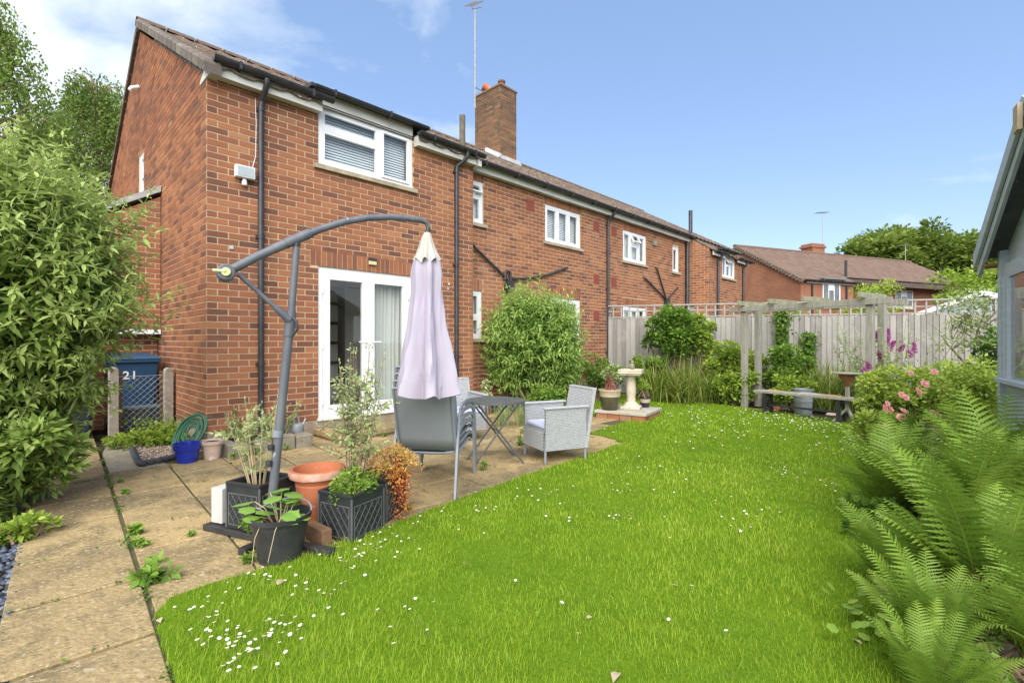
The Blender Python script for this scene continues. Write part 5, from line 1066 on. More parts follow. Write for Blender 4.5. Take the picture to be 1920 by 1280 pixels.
def stem_bush(name, label, cat, loc, nst, spread, hgt, leafm, leaf, stemm, lean=(0, 0), side=4, ns=20, group=None, tmpl=LEAF8, singles=0, low=.25, droop=.5, asp=.3, seedjit=.15, filler=None, flowers=None, stemr=.008):
    t = thing(name, label, cat, loc, 0, group); sm = MB(); P = []; D = []; Sz = []; Tn = []; FP = []
    for i in range(nst):
        a = rng.uniform(0, 2 * PI); rr = math.sqrt(rng.uniform(0, 1)); el = rr
        d = np.array((math.cos(a) * spread * el + lean[0], math.sin(a) * spread * el + lean[1], 1.0)); d /= np.linalg.norm(d)
        L = hgt * rng.uniform(.72, 1.08) * (1 + .12 * el); b0 = np.array((math.cos(a), math.sin(a), 0)) * seedjit * rr
        c = curve_pts(b0, d, L, droop * el, ns); sm.tube(c[::2] if ns > 8 else c, list(np.linspace(stemr, stemr * .3, len(c[::2] if ns > 8 else c))), 5, cap=False)
        shoots = [(c, low, 1.0)]
        for s_ in range(side):
            k = int(rng.uniform(.25, .85) * ns); dd = nrm(c[k + 1] - c[k]) + rdir(1)[0] * .8; dd[2] = abs(dd[2]) * .8 + .1; dd /= np.linalg.norm(dd)
            c2 = curve_pts(c[k], dd, L * rng.uniform(.13, .27), .5, 8); sm.tube(c2[::2], [stemr * .5] * 4 + [stemr * .2], 4, cap=False); shoots.append((c2, .15, .9))
        for c_, lo, sc_ in shoots:
            n = len(c_) - 1; ph = rng.uniform(0, PI)
            for k in range(n):
                if k / n < lo: continue
                for rep_ in range(1):
                    tng = nrm(c_[k + 1] - c_[k]); x = nrm(np.cross(tng, UP + .01)); y = np.cross(tng, x); ph += 1.5
                    for s_ in (0, PI):
                        v = x * math.cos(ph + s_) + y * math.sin(ph + s_); dr = v + tng * .55 + np.array((0, 0, -.18)) + rng.normal(0, .16, 3)
                        P.append(c_[k] + (c_[k + 1] - c_[k]) * rng.random()); D.append(dr); f = k / n; Sz.append(leaf * sc_ * (1.05 - .5 * f ** 2.2) * rng.uniform(.75, 1.2)); Tn.append(.18 + .55 * f * min(1, .4 + .7 * P[-1][2] / hgt) + rng.normal(0, .13))
            tp = c_[-1]; tg = nrm(c_[-1] - c_[-2])
            for k in range(9):
                P.append(tp + tg * .012 * k * (leaf / .12)); D.append(tg * 1.2 + rdir(1)[0] * .8); Sz.append(leaf * .42 * rng.uniform(.6, 1)); Tn.append(.85 + rng.normal(0, .1))
            if flowers is not None and rng.random() < .5: FP.append((tp, tg))
    if filler:
        fr_, nf_, lf_ = filler; v = rdir(nf_) * (rng.random(nf_) ** .33)[:, None] * np.array(fr_[:3]); v[:, 2] = np.maximum(v[:, 2] + fr_[3], .05)
        leaves_at('inner_foliage', v + np.array((lean[0], lean[1], 0)), rdir(nf_) + np.array((0, 0, -.2)), lf_, .36, .22 + .25 * v[:, 2] / hgt + rng.normal(0, .12, nf_), leafm, t, LEAF4)
    sm.build('stems', stemm, t, kind='stuff')
    P, D, Sz, Tn = np.array(P), np.array(D), np.array(Sz), np.array(Tn)
    if singles:                                               # the leaves nearest the eye one by one
        wpos = P + np.array(loc); dist = np.linalg.norm(wpos - np.array((0, 0, H)), axis=1) - 1.6 * Sz / leaf; idx = np.argsort(dist)[:singles]; keep = np.ones(len(P), bool); keep[idx] = False
        vm = [npmesh('leaf', tmpl[0] * (asp, 1, 1), tmpl[1], leafm, np.full(len(tmpl[1]), tn)) for tn in np.linspace(.1, .95, 10)]
        Rm = frames(D[idx], UP + rng.normal(0, .4, (len(idx), 3)))
        for j, i in enumerate(idx):
            M = Matrix(Rm[j].tolist()).to_4x4() @ Matrix.Scale(float(Sz[i]), 4); M.translation = P[i]; link('leaf', vm[int(np.clip(Tn[i], .02, .97) * 10)], t, M=M)
        P, D, Sz, Tn = P[keep], D[keep], Sz[keep], Tn[keep]
    leaves_at('foliage', P, D, Sz, asp, Tn, leafm, t, tmpl)
    return t, FP
def shoot_bush(name, label, loc, rad, cz, nsh, leaf, leafm, stemm, L=.34, asp=.36, nodes=7, singles=0, nfill=5000, base=.12, taper=.2):
    """dense bush: leafy shoots standing out all over an uneven dome, darker leaves inside, woody limbs"""
    t = thing(name, label, 'bush', loc, 0); rad = np.array(rad); P = []; D = []; Sz = []; Tn = []; sm = MB()
    for i in range(nsh):
        v = rdir(1)[0]
        if v[2] < -.75: continue
        v = np.sign(v) * np.abs(v) ** .9; bump_ = 1 + .06 * math.sin(4 * v[0] + 3 * v[2]) + .05 * math.sin(7 * v[1] - 5 * v[2] + 2) + rng.normal(0, .04); bump_ *= np.array((1 + taper * min(0, v[2]), 1 + taper * min(0, v[2]), 1)); dep = 1 - .28 * rng.random() ** 2
        st_ = rng.random() < .13 and v[2] > -.2; bump_ = bump_ * (rng.uniform(1.08, 1.26) if st_ else 1); tip = v * rad * bump_ * dep; d0 = v * .75 + np.array((0, 0, .55)) + rng.normal(0, .28, 3); d0 /= np.linalg.norm(d0); l_ = L * rng.uniform(.65, 1.35) * (1.25 if st_ else 1); st = tip - d0 * l_ * .8; st[2] = max(st[2], .06 - cz)
        c = curve_pts(st, d0, l_, .35, nodes); sm.tube(c[::2] if nodes % 2 == 0 else np.vstack([c[:-1:2], c[-1:]]), [.0045, .004, .003, .0022, .0015][:len(c[::2] if nodes % 2 == 0 else np.vstack([c[:-1:2], c[-1:]]))] , 4, cap=False)
        if i % 14 == 0:
            b = np.array((rng.normal(0, base), rng.normal(0, base), -cz)); md = (b + st) / 2 + np.array((0, 0, -.05)); sm.tube([b, md, st], [.012, .009, .005], 5, cap=False)
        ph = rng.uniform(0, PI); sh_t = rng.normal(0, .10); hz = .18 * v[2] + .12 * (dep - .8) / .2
        for k_ in range(nodes):
            tng = nrm(c[k_ + 1] - c[k_]); x = nrm(np.cross(tng, UP + .01)); y = np.cross(tng, x); ph += PI / 2 + rng.normal(0, .15); f = k_ / nodes
            for s_ in (0, PI):
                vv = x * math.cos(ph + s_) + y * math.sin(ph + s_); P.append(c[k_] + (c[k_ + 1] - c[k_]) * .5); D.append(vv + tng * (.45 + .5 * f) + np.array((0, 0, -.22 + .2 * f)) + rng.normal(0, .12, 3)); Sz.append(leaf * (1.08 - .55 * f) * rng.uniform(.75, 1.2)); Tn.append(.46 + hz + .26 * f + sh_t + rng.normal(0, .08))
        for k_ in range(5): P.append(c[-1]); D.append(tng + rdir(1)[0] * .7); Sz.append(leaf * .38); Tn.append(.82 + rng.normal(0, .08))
    v = rdir(nfill) * (rng.random(nfill) ** .4)[:, None] * rad * .88; v[:, :2] *= (1 + taper * np.minimum(0, v[:, 2:3] / rad[2])); v = v[v[:, 2] > -cz + .04]; n = len(v)
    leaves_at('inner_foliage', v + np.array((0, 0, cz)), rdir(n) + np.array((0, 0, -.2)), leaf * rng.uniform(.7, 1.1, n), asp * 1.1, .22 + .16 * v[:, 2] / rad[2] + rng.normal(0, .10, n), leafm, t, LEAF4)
    o = sm.build('stems', stemm, t, kind='stuff'); o.location = (0, 0, cz)
    P, D, Sz, Tn = np.array(P) + np.array((0, 0, cz)), np.array(D), np.array(Sz), np.array(Tn); ok = P[:, 2] > .02; P, D, Sz, Tn = P[ok], D[ok], Sz[ok], Tn[ok]
    if singles:
        wpos = P + np.array(loc); sc_ = np.linalg.norm(wpos - np.array((0, 0, H)), axis=1) / Sz; vis = (wpos[:, 0] / wpos[:, 1] > -1.0); sc_[~vis] = 1e9; idx = np.argsort(sc_)[:singles]; keep = np.ones(len(P), bool); keep[idx] = False
        vm = [npmesh('leaf', LEAF8[0] * (asp, 1, 1), LEAF8[1], leafm, np.full(8, tn)) for tn in np.linspace(.05, .95, 10)]; Rm = frames(D[idx], UP + rng.normal(0, .4, (len(idx), 3)))
        for j, i in enumerate(idx):
            M = Matrix(Rm[j].tolist()).to_4x4() @ Matrix.Scale(float(Sz[i]), 4); M.translation = P[i]; link('leaf', vm[int(np.clip(Tn[i], .02, .97) * 10)], t, M=M)
        P, D, Sz, Tn = P[keep], D[keep], Sz[keep], Tn[keep]
    leaves_at('foliage', P, D, Sz, asp, Tn, leafm, t, LEAF8, upj=.35)
    return t
def blob(name, label, cat, loc, rad, nclump, per, leaf, leafm, asp=.55, tmpl=LEAF4, trunk=None, group=None, gap=.0, hang=0, tone0=.5, zc=None, stem=True, flat=1.0, stemm=None):
    """leafy mass: clumps spread through an ellipsoid, leaves on each clump's outside; limbs run from the base to the clumps"""
    t = thing(name, label, cat, loc, 0, group); rad = np.array(rad); cz = zc if zc is not None else rad[2]
    c = rdir(nclump) * (rng.random(nclump) ** .4)[:, None]; c = c * rad * .82; cr = rad.min() * rng.uniform(.22, .42, nclump)
    P = []; D = []; T = []
    for i in range(nclump):
        v = rdir(per); v[:, 2] = np.where(rng.random(per) < .75, np.abs(v[:, 2]), v[:, 2]) * flat
        p = c[i] + v * cr[i] * rng.uniform(.55, 1.1, (per, 1)); P.append(p); D.append(v + np.array((0, 0, -.25 - hang)) + rng.normal(0, .35, (per, 3)))
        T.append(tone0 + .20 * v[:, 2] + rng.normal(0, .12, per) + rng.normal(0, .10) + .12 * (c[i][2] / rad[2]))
    P = np.concatenate(P) + np.array((0, 0, cz)); D = np.concatenate(D); T = np.concatenate(T)
    P[:, 2] = np.maximum(P[:, 2], .02)
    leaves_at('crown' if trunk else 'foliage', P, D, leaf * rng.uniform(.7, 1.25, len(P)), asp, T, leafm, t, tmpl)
    sm = MB()
    if trunk:
        r0, tm = trunk; top = np.array((rng.normal(0, .1), rng.normal(0, .1), cz * .75)); sm.tube([(0, 0, -.05), top * (.5, .5, .5), top], [r0, r0 * .75, r0 * .5], 10); sm.build('trunk', tm, t, smooth=True)
        lm = MB()
        for i in range(0, nclump, max(1, nclump // 26)):
            e = c[i] + np.array((0, 0, cz)); s0 = top * rng.uniform(.55, 1); mid = (s0 + e) / 2 + np.array((0, 0, .08 * rad[2])); lm.tube([s0, mid, e], [r0 * .38, r0 * .22, r0 * .06], 6, cap=False)
        lm.build('limbs', tm, t, kind='stuff')
    elif stem:
        for i in range(0, nclump, max(1, nclump // 22)):
            e = c[i] + np.array((0, 0, cz)); b = np.array((rng.normal(0, .06), rng.normal(0, .06), 0)); sm.tube([b, (b + e) / 2 + np.array((0, 0, .05)), e], [.009, .006, .003], 5, cap=False)
        sm.build('stems', stemm or STEMB, t, kind='stuff')
    return t, P
def straps(name, label, cat, loc, n, L, rad, w, m, droop=1.6, group=None, tone=(.5, .25)):
    t = thing(name, label, cat, loc, 0, group); ns = 7; V = []; Fc = []; T = []
    for i in range(n):
        a = rng.uniform(0, 2 * PI); r_ = rad * math.sqrt(rng.random()); b = np.array((r_ * math.cos(a), r_ * math.sin(a) * .7, 0)); el = rng.uniform(.12, .55); a2 = rng.uniform(0, 2 * PI)
        c = curve_pts(b, (math.cos(a2) * el, math.sin(a2) * el, 1), L * rng.uniform(.55, 1.1), droop * rng.uniform(.4, 1.3), ns); sd = np.array((-math.sin(a2), math.cos(a2), 0)); base = len(V)
        for k in range(ns + 1):
            ww = w * (1 - (k / ns) ** 2.2) * (.5 + .5 * min(1, k / 2)) / 2 + .0004; V += [c[k] - sd * ww, c[k] + sd * ww]
        Fc += [(base + 2 * k, base + 2 * k + 1, base + 2 * k + 3, base + 2 * k + 2) for k in range(ns)]; T += [np.clip(rng.normal(*tone), 0, 1)] * ns
    link('blades', npmesh('blades', np.array(V), np.array(Fc), m, np.array(T), True), t, 'stuff'); return t
def blooms(base, label, cat, pts, r, m, group, petals=9):
    """each flower head is a thing of its own: a small cupped rosette"""
    V = []; Fc = []
    for ring, (rr, zz, n) in enumerate(((1, .1, 6), (.7, .35, 5), (.4, .5, 4))):
        for i in range(n):
            a = 2 * PI * i / n + ring * .5; b = len(V); d = .55
            V += [(0, 0, 0), (rr * .75 * math.cos(a - d), rr * .75 * math.sin(a - d), zz), (rr * math.cos(a), rr * math.sin(a), zz + .12), (rr * .75 * math.cos(a + d), rr * .75 * math.sin(a + d), zz)]; Fc += [(b, b + 1, b + 2), (b, b + 2, b + 3)]
    me = npmesh(base, np.array(V) * r, np.array(Fc), m, np.full(len(Fc), .5))
    for p, lab in pts:
        o = link(base, me); o.location = p; o.rotation_euler = (random.uniform(.75, 1.35), random.uniform(-.3, .3), random.uniform(-.7, .9)); o.scale = [random.uniform(.75, 1.15)] * 3; tag(o, lab, cat, group)

# ---- lawn: blades of grass, finer and denser near the eye
def grass():
    V = []; out_v = []; out_t = []; nb = 0
    bands = ((1.3, 2.2, 17000, .0019), (2.2, 3.2, 11000, .0024), (3.2, 4.6, 6000, .0034), (4.6, 6.5, 3000, .0052), (6.5, 9.0, 1400, .0085), (9.0, 12.0, 700, .012))
    for y0, y1, dens, w in bands:
        x0, x1 = -2.2, y1 * 1.02 + .2; n = int((x1 - x0) * (y1 - y0) * dens); P = np.column_stack([rng.uniform(x0, x1, n), rng.uniform(y0, y1, n)])
        J = P + rng.normal(0, .022, P.shape); P = P[inside(J, lp2) & (P[:, 0] / P[:, 1] > -1.08) & (P[:, 0] / P[:, 1] < 1.08)]
        n = len(P)
        # patchy height and colour
        f = np.sin(P[:, 0] * 2.1 + np.sin(P[:, 1] * 1.7) * 1.4) * np.sin(P[:, 1] * 2.6 + np.cos(P[:, 0] * 1.3)) ; g2 = np.sin(P[:, 0] * 7.3 + P[:, 1] * 3.1) * np.sin(P[:, 1] * 6.1 - P[:, 0] * 2.2)
        h = (.025 + .006 * f + .005 * g2) * rng.uniform(.5, 1.5, n) * np.where(rng.random(n) < .04, 1.5, 1); a = rng.uniform(0, 2 * PI, n); ln = rng.uniform(.15, 1.2, n) * h
        d = np.column_stack([np.cos(a), np.sin(a)]); s = np.column_stack([-np.sin(a), np.cos(a)]) * (w / 2 * rng.uniform(.7, 1.3, n))[:, None]; z = np.full(n, .004)
        b0 = np.column_stack([P - s, z]); b1 = np.column_stack([P + s, z]); m_ = P + d * (ln * .35)[:, None]; m0 = np.column_stack([m_ - s * .8, z + h * .62]); m1 = np.column_stack([m_ + s * .8, z + h * .62]); tp = np.column_stack([P + d * ln[:, None], z + h])
        out_v.append(np.stack([b0, b1, m1, m0, tp], 1)); out_t.append(np.clip(.50 + .15 * f + .12 * g2 + .10 * np.sin(P[:, 0] * 15 + 3 * np.sin(P[:, 1] * 9)) * np.sin(P[:, 1] * 17 + 2) + rng.normal(0, .17, n) + np.where(rng.random(n) < .05, .5, 0) + .22 * np.clip(np.sin(P[:, 0] * 1.1 + 2) * np.sin(P[:, 1] * .9 + 1) - .3, 0, 1), 0, 1)); nb += n
    Vv = np.concatenate(out_v).reshape(-1, 3); T = np.concatenate(out_t); i = np.arange(nb)[:, None] * 5
    Fc = np.concatenate([i + np.array((0, 1, 2)), i + np.array((0, 2, 3)), i + np.array((3, 2, 4))], 1).reshape(-1, 3)
    o = link('grass', npmesh('grass', Vv, Fc, GRASS, np.repeat(T, 3)), None, 'stuff'); o['label'] = 'bright green mown grass of the lawn'; return nb
NGR = grass()
# ---- daisies
dm = MB(); npet = 10
dm.add([(0, 0, .0005)] + [(.0085 * math.cos(2 * PI * i / (2 * npet)) * (1 if i % 2 == 0 else .62), .0085 * math.sin(2 * PI * i / (2 * npet)) * (1 if i % 2 == 0 else .62), .001) for i in range(2 * npet)], [(0, 1 + i, 1 + (i + 1) % (2 * npet)) for i in range(2 * npet)], 0)
dm.lathe([(.0034, .0008), (.003, .002), (0, .0027)], 8, m=1)
dm.tube([(0, 0, -.045), (0, 0, 0)], .0009, 3, m=2, cap=False)
DMESH = dm.mesh('daisy', [mat('daisy_petal', (.86, .86, .82), rough=.7, bump=0), mat('daisy_eye', (.62, .45, .05), rough=.8, bump=0), STEMG])
DC = [(450, 1230, 60, 55, 34), (530, 1190, 45, 30, 18), (410, 1195, 40, 30, 6), (700, 1010, 55, 50, 34), (650, 1060, 60, 30, 14), (750, 990, 40, 25, 10), (840, 985, 60, 30, 8), (1010, 930, 50, 20, 9), (1170, 925, 40, 15, 10), (1160, 980, 25, 12, 8), (1040, 945, 40, 30, 6), (1480, 890, 45, 14, 16), (1560, 920, 30, 12, 6), (1440, 970, 35, 20, 10), (1390, 1000, 20, 10, 4), (1500, 785, 80, 16, 60), (1440, 775, 60, 14, 36), (1560, 800, 50, 14, 30), (1600, 830, 25, 12, 14), (1300, 775, 60, 14, 26), (1350, 795, 90, 18, 24), (1150, 768, 35, 20, 20), (1120, 745, 20, 14, 14), (1400, 820, 120, 20, 14), (1250, 830, 120, 30, 8), (700, 1180, 160, 60, 5), (1100, 1150, 260, 90, 7), (560, 1110, 60, 30, 4), (380, 1150, 60, 40, 14), (500, 1090, 90, 25, 14), (620, 1130, 110, 60, 12), (900, 960, 120, 30, 14), (1250, 880, 160, 40, 18), (1350, 960, 150, 60, 14), (1200, 900, 90, 30, 8), (1560, 845, 40, 20, 12)]
dpts = []
for (cx_, cy_, sx_, sy_, n) in DC:
    k = 0
    while k < n:
        x, y = random.gauss(cx_, sx_ * .6), random.gauss(cy_, sy_ * .6)
        if y < 740 or y > 1275: continue
        p = gp(x, y); k += 1
        if in_lawn(p): dpts.append(p)
dpts.sort(key=lambda p: p.y)
for p in dpts[:300]:
    o = link('daisy', DMESH); o.location = (p.x, p.y, .032 + random.uniform(0, .012)); s_ = random.uniform(.85, 1.25) * (1 + .05 * max(0, p.y - 4)); o.scale = (s_, s_, 1); o.rotation_euler = (random.uniform(-.35, .35), random.uniform(-.35, .35), random.uniform(0, 6)); tag(o, 'small white daisy with a yellow eye growing in the lawn', 'daisy', 'daisies in the lawn')
if len(dpts) > 300:
    rb = MB()
    for p in dpts[300:]: rb.lathe([(.0, .041), (.014, .040), (0, .044)], 7, (p.x, p.y, 0))
    o = rb.build('far_daisies', MATS['daisy_petal'], kind='stuff')
# ---- big buddleia at the left
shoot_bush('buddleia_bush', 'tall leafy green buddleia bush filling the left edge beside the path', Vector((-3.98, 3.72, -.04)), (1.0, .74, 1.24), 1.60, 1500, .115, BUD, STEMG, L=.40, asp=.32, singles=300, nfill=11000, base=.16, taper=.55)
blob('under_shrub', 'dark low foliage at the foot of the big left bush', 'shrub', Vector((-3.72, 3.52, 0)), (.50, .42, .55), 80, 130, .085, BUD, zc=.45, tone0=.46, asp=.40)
blob('ground_cover', 'yellow green low plants at the left path edge by the slate', 'plants', gp(25, 1010), (.22, .30, .09), 20, 40, .05, LIME, zc=.05, tone0=.5)
# ---- round bush by the house
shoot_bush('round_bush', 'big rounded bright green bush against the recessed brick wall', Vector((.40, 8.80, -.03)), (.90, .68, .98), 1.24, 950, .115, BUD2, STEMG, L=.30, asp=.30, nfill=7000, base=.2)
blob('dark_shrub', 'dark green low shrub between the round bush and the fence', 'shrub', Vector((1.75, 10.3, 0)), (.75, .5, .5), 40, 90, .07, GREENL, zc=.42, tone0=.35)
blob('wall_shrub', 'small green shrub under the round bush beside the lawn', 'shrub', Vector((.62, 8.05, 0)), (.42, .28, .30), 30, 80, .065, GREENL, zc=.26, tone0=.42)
for i, (x, lab) in enumerate(((-.14, 'left of two straggly lavender plants behind the round table'), (.16, 'right of two straggly lavender plants behind the round table'))):
    straps('lavender_plant', lab, 'lavender', Vector((x, 7.25, 0)), 170, .42, .10, .006, SAGE, droop=.35, group='lavender plants', tone=(.5, .3))
straps('dry_grass_clump', 'thin clump of straw coloured stems by the wall near the fence corner', 'grass clump', Vector((1.3, 9.5, 0)), 70, .6, .2, .008, STRAW, droop=.4)
blob('creeper_shrub', 'pale climbing sprig against the brick beside the second wicker chair', 'plant', hp(4.15, -.25), (.12, .12, .32), 14, 30, .05, SAGE, zc=.34, tone0=.6)
# ---- bed along the fence
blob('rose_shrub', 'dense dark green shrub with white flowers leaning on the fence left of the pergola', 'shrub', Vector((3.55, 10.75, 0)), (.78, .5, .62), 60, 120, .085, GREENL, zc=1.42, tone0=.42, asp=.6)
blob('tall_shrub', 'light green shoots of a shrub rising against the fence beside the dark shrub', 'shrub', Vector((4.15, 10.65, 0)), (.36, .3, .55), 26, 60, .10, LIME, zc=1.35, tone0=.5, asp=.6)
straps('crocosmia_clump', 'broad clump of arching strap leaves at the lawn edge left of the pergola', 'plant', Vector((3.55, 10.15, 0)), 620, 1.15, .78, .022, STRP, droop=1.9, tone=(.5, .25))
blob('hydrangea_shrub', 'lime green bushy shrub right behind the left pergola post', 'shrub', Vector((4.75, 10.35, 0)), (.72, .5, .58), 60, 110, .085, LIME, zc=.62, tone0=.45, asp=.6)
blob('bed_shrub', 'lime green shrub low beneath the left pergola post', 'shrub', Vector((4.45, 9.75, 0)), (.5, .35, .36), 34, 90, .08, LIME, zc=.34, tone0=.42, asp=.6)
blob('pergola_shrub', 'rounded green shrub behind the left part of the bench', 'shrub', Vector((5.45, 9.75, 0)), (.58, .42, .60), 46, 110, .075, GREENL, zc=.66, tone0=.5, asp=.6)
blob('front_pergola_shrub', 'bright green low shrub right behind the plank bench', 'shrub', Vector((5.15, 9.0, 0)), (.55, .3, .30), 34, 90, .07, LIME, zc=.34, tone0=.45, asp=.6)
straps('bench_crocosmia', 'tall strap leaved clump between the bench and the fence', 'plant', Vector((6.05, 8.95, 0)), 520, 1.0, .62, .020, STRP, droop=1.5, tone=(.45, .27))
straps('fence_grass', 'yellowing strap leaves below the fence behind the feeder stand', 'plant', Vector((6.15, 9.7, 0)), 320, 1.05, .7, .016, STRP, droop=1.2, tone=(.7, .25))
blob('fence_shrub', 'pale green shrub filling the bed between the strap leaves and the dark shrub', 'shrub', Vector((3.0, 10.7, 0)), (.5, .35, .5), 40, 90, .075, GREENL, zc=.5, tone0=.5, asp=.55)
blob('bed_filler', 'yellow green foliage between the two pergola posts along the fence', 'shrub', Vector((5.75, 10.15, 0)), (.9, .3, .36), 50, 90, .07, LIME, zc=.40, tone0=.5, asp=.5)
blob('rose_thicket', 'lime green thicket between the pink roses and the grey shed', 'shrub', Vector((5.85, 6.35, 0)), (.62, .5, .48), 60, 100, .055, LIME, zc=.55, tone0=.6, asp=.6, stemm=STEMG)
for (px, Yf, zt, zb, lab) in ((1462, 10.72, 2.0, .75, 'narrow climber hanging down the fence between the pergola posts'), (1512, 10.6, 1.45, .85, 'small tuft of climber on the fence above the bench')):
    X = (px - CX) / F * Yf; t = thing('fence_climber', lab, 'climber', Vector((X, Yf, 0)), 0); n = int(900 * (zt - zb)); z = rng.uniform(zb, zt, n); P = np.column_stack([rng.normal(0, .05 + .06 * (z - zb) / (zt - zb)), rng.normal(-.10, .05, n), z])
    leaves_at('foliage', P, rdir(n) + np.array((0, -.4, -.5)), .07, .65, .45 + rng.normal(0, .18, n), GREENL, t); MB().tube([(0, -.03, 0), (.02, -.05, zb), (-.02, -.05, (zb + zt) / 2), (0, -.04, zt)], .008, 5).build('stem', STEMB, t)
# magenta buddleia, pale climbing rose, pink rose bush
t, FP = stem_bush('flowering_buddleia', 'airy grey green bush with magenta flower spikes right of the pergola', 'bush', Vector((6.20, 8.05, 0)), 26, .42, 1.55, SAGE, .075, STEMG, side=4, ns=16, low=.15, droop=.35, asp=.32, seedjit=.35)
def spike(p, d, L, lab):
    n = 260; s = rng.random(n); v = rdir(n); P = np.array(p) + np.outer(s, nrm(np.array(d))) * L + v * (.032 * (1 - .6 * s))[:, None]
    o = scatter('flower_spike', LEAF2[0], LEAF2[1], frames(v, UP + rng.normal(0, .5, (n, 3))), P, np.full(n, .022), rng.random(n), MAGE, None, None); tag(o, lab, 'flower', 'magenta flower spikes'); return o
for i, (px, py, Yf) in enumerate(((1622, 705, 7.7), (1632, 690, 7.7), (1665, 628, 8.1), (1660, 645, 8.0), (1668, 655, 8.0), (1655, 672, 7.9), (1687, 658, 8.1), (1708, 668, 8.2), (1715, 660, 8.2), (1645, 640, 8.1))):
    p = at(px, py, Yf); spike(p, (random.uniform(-.5, .5), random.uniform(-.4, .2), .7), random.uniform(.09, .17), 'magenta flower spike ' + ['lowest and nearest the right pergola post', 'just above the lowest spike by the right pergola post', 'at the very top of the airy bush', 'second from the top of the airy bush', 'on the middle of the main stem', 'below the main stem cluster', 'in the centre of the airy bush', 'leftmost of the right hand pair', 'at the far right of the airy bush', 'at the upper left of the airy bush'][i])
t, _ = blob('climbing_rose', 'open twiggy shrub tree with small leaves before the right end of the fence', 'shrub', Vector((7.75, 8.3, 0)), (.58, .45, .42), 30, 42, .055, SAGE, zc=1.72, tone0=.35, stem=False, asp=.6)
tw = MB(); tw.tube([(.1, 0, 0), (.08, 0, .5), (-.02, 0, .85), (-.32, 0, 1.18), (-.45, 0, 1.35)], [.026, .024, .018, .012, .006], 7); tw.tube([(-.0, 0, .8), (.10, 0, 1.05), (.16, 0, 1.4), (.34, .05, 1.75), (.42, .05, 2.05)], [.02, .018, .014, .01, .005], 7); tw.build('branches', BARK, t, smooth=True)
tw = MB()
for i in range(26): a = rng.uniform(0, 6.28); b = np.array((-.25 if i % 2 else .22, 0, rng.uniform(1.1, 1.6))); tw.tube([b, b + np.array((math.cos(a) * .25, math.sin(a) * .2, .2)), b + np.array((math.cos(a) * .45, math.sin(a) * .3, .35))], [.006, .004, .002], 4, cap=False)
tw.build('twigs', BARK, t, kind='stuff')
blob('corner_shrub', 'dark green shrub between the rose tree and the grey shed', 'shrub', Vector((7.3, 7.35, 0)), (.42, .4, .75), 40, 70, .07, GREENL, zc=.8, tone0=.35)
rl = Vector((5.0, 6.15, 0))
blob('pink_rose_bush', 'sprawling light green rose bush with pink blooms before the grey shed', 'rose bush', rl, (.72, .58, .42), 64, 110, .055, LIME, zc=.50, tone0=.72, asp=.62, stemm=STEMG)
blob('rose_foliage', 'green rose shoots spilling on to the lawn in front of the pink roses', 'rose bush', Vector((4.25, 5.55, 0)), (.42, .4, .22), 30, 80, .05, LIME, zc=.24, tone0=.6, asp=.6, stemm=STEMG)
rp = [(1694, 772, 'pair of roses lowest at the left'), (1690, 783, 'rose low at the left edge'), (1668, 768, 'leftmost rose nearest the pergola post'), (1658, 765, 'far left rose above the lawn'), (1663, 757, 'upper left rose beside the pergola post'), (1690, 740, 'large bloom of the left cluster'), (1698, 745, 'right bloom of the left cluster'), (1721, 734, 'rose standing above the left cluster'), (1733, 720, 'high rose left of centre'), (1752, 697, 'topmost rose of the bush'), (1748, 773, 'rose in the middle of the bush'), (1757, 780, 'rose just below the middle bloom'), (1815, 790, 'rose right of centre above the ferns'), (1866, 814, 'deep pink rose nearest the grey shed'), (1670, 806, 'rose low over the lawn edge'), (1662, 800, 'lowest rose over the lawn'), (1707, 700, 'rose near the magenta spikes'), (1844, 808, 'faded rose above the fern tips')]
blooms('pink_rose', '', 'rose', [(at(x, y, 5.2), 'pink bloom, ' + l) for x, y, l in rp], .052, ROSEP, 'pink roses')
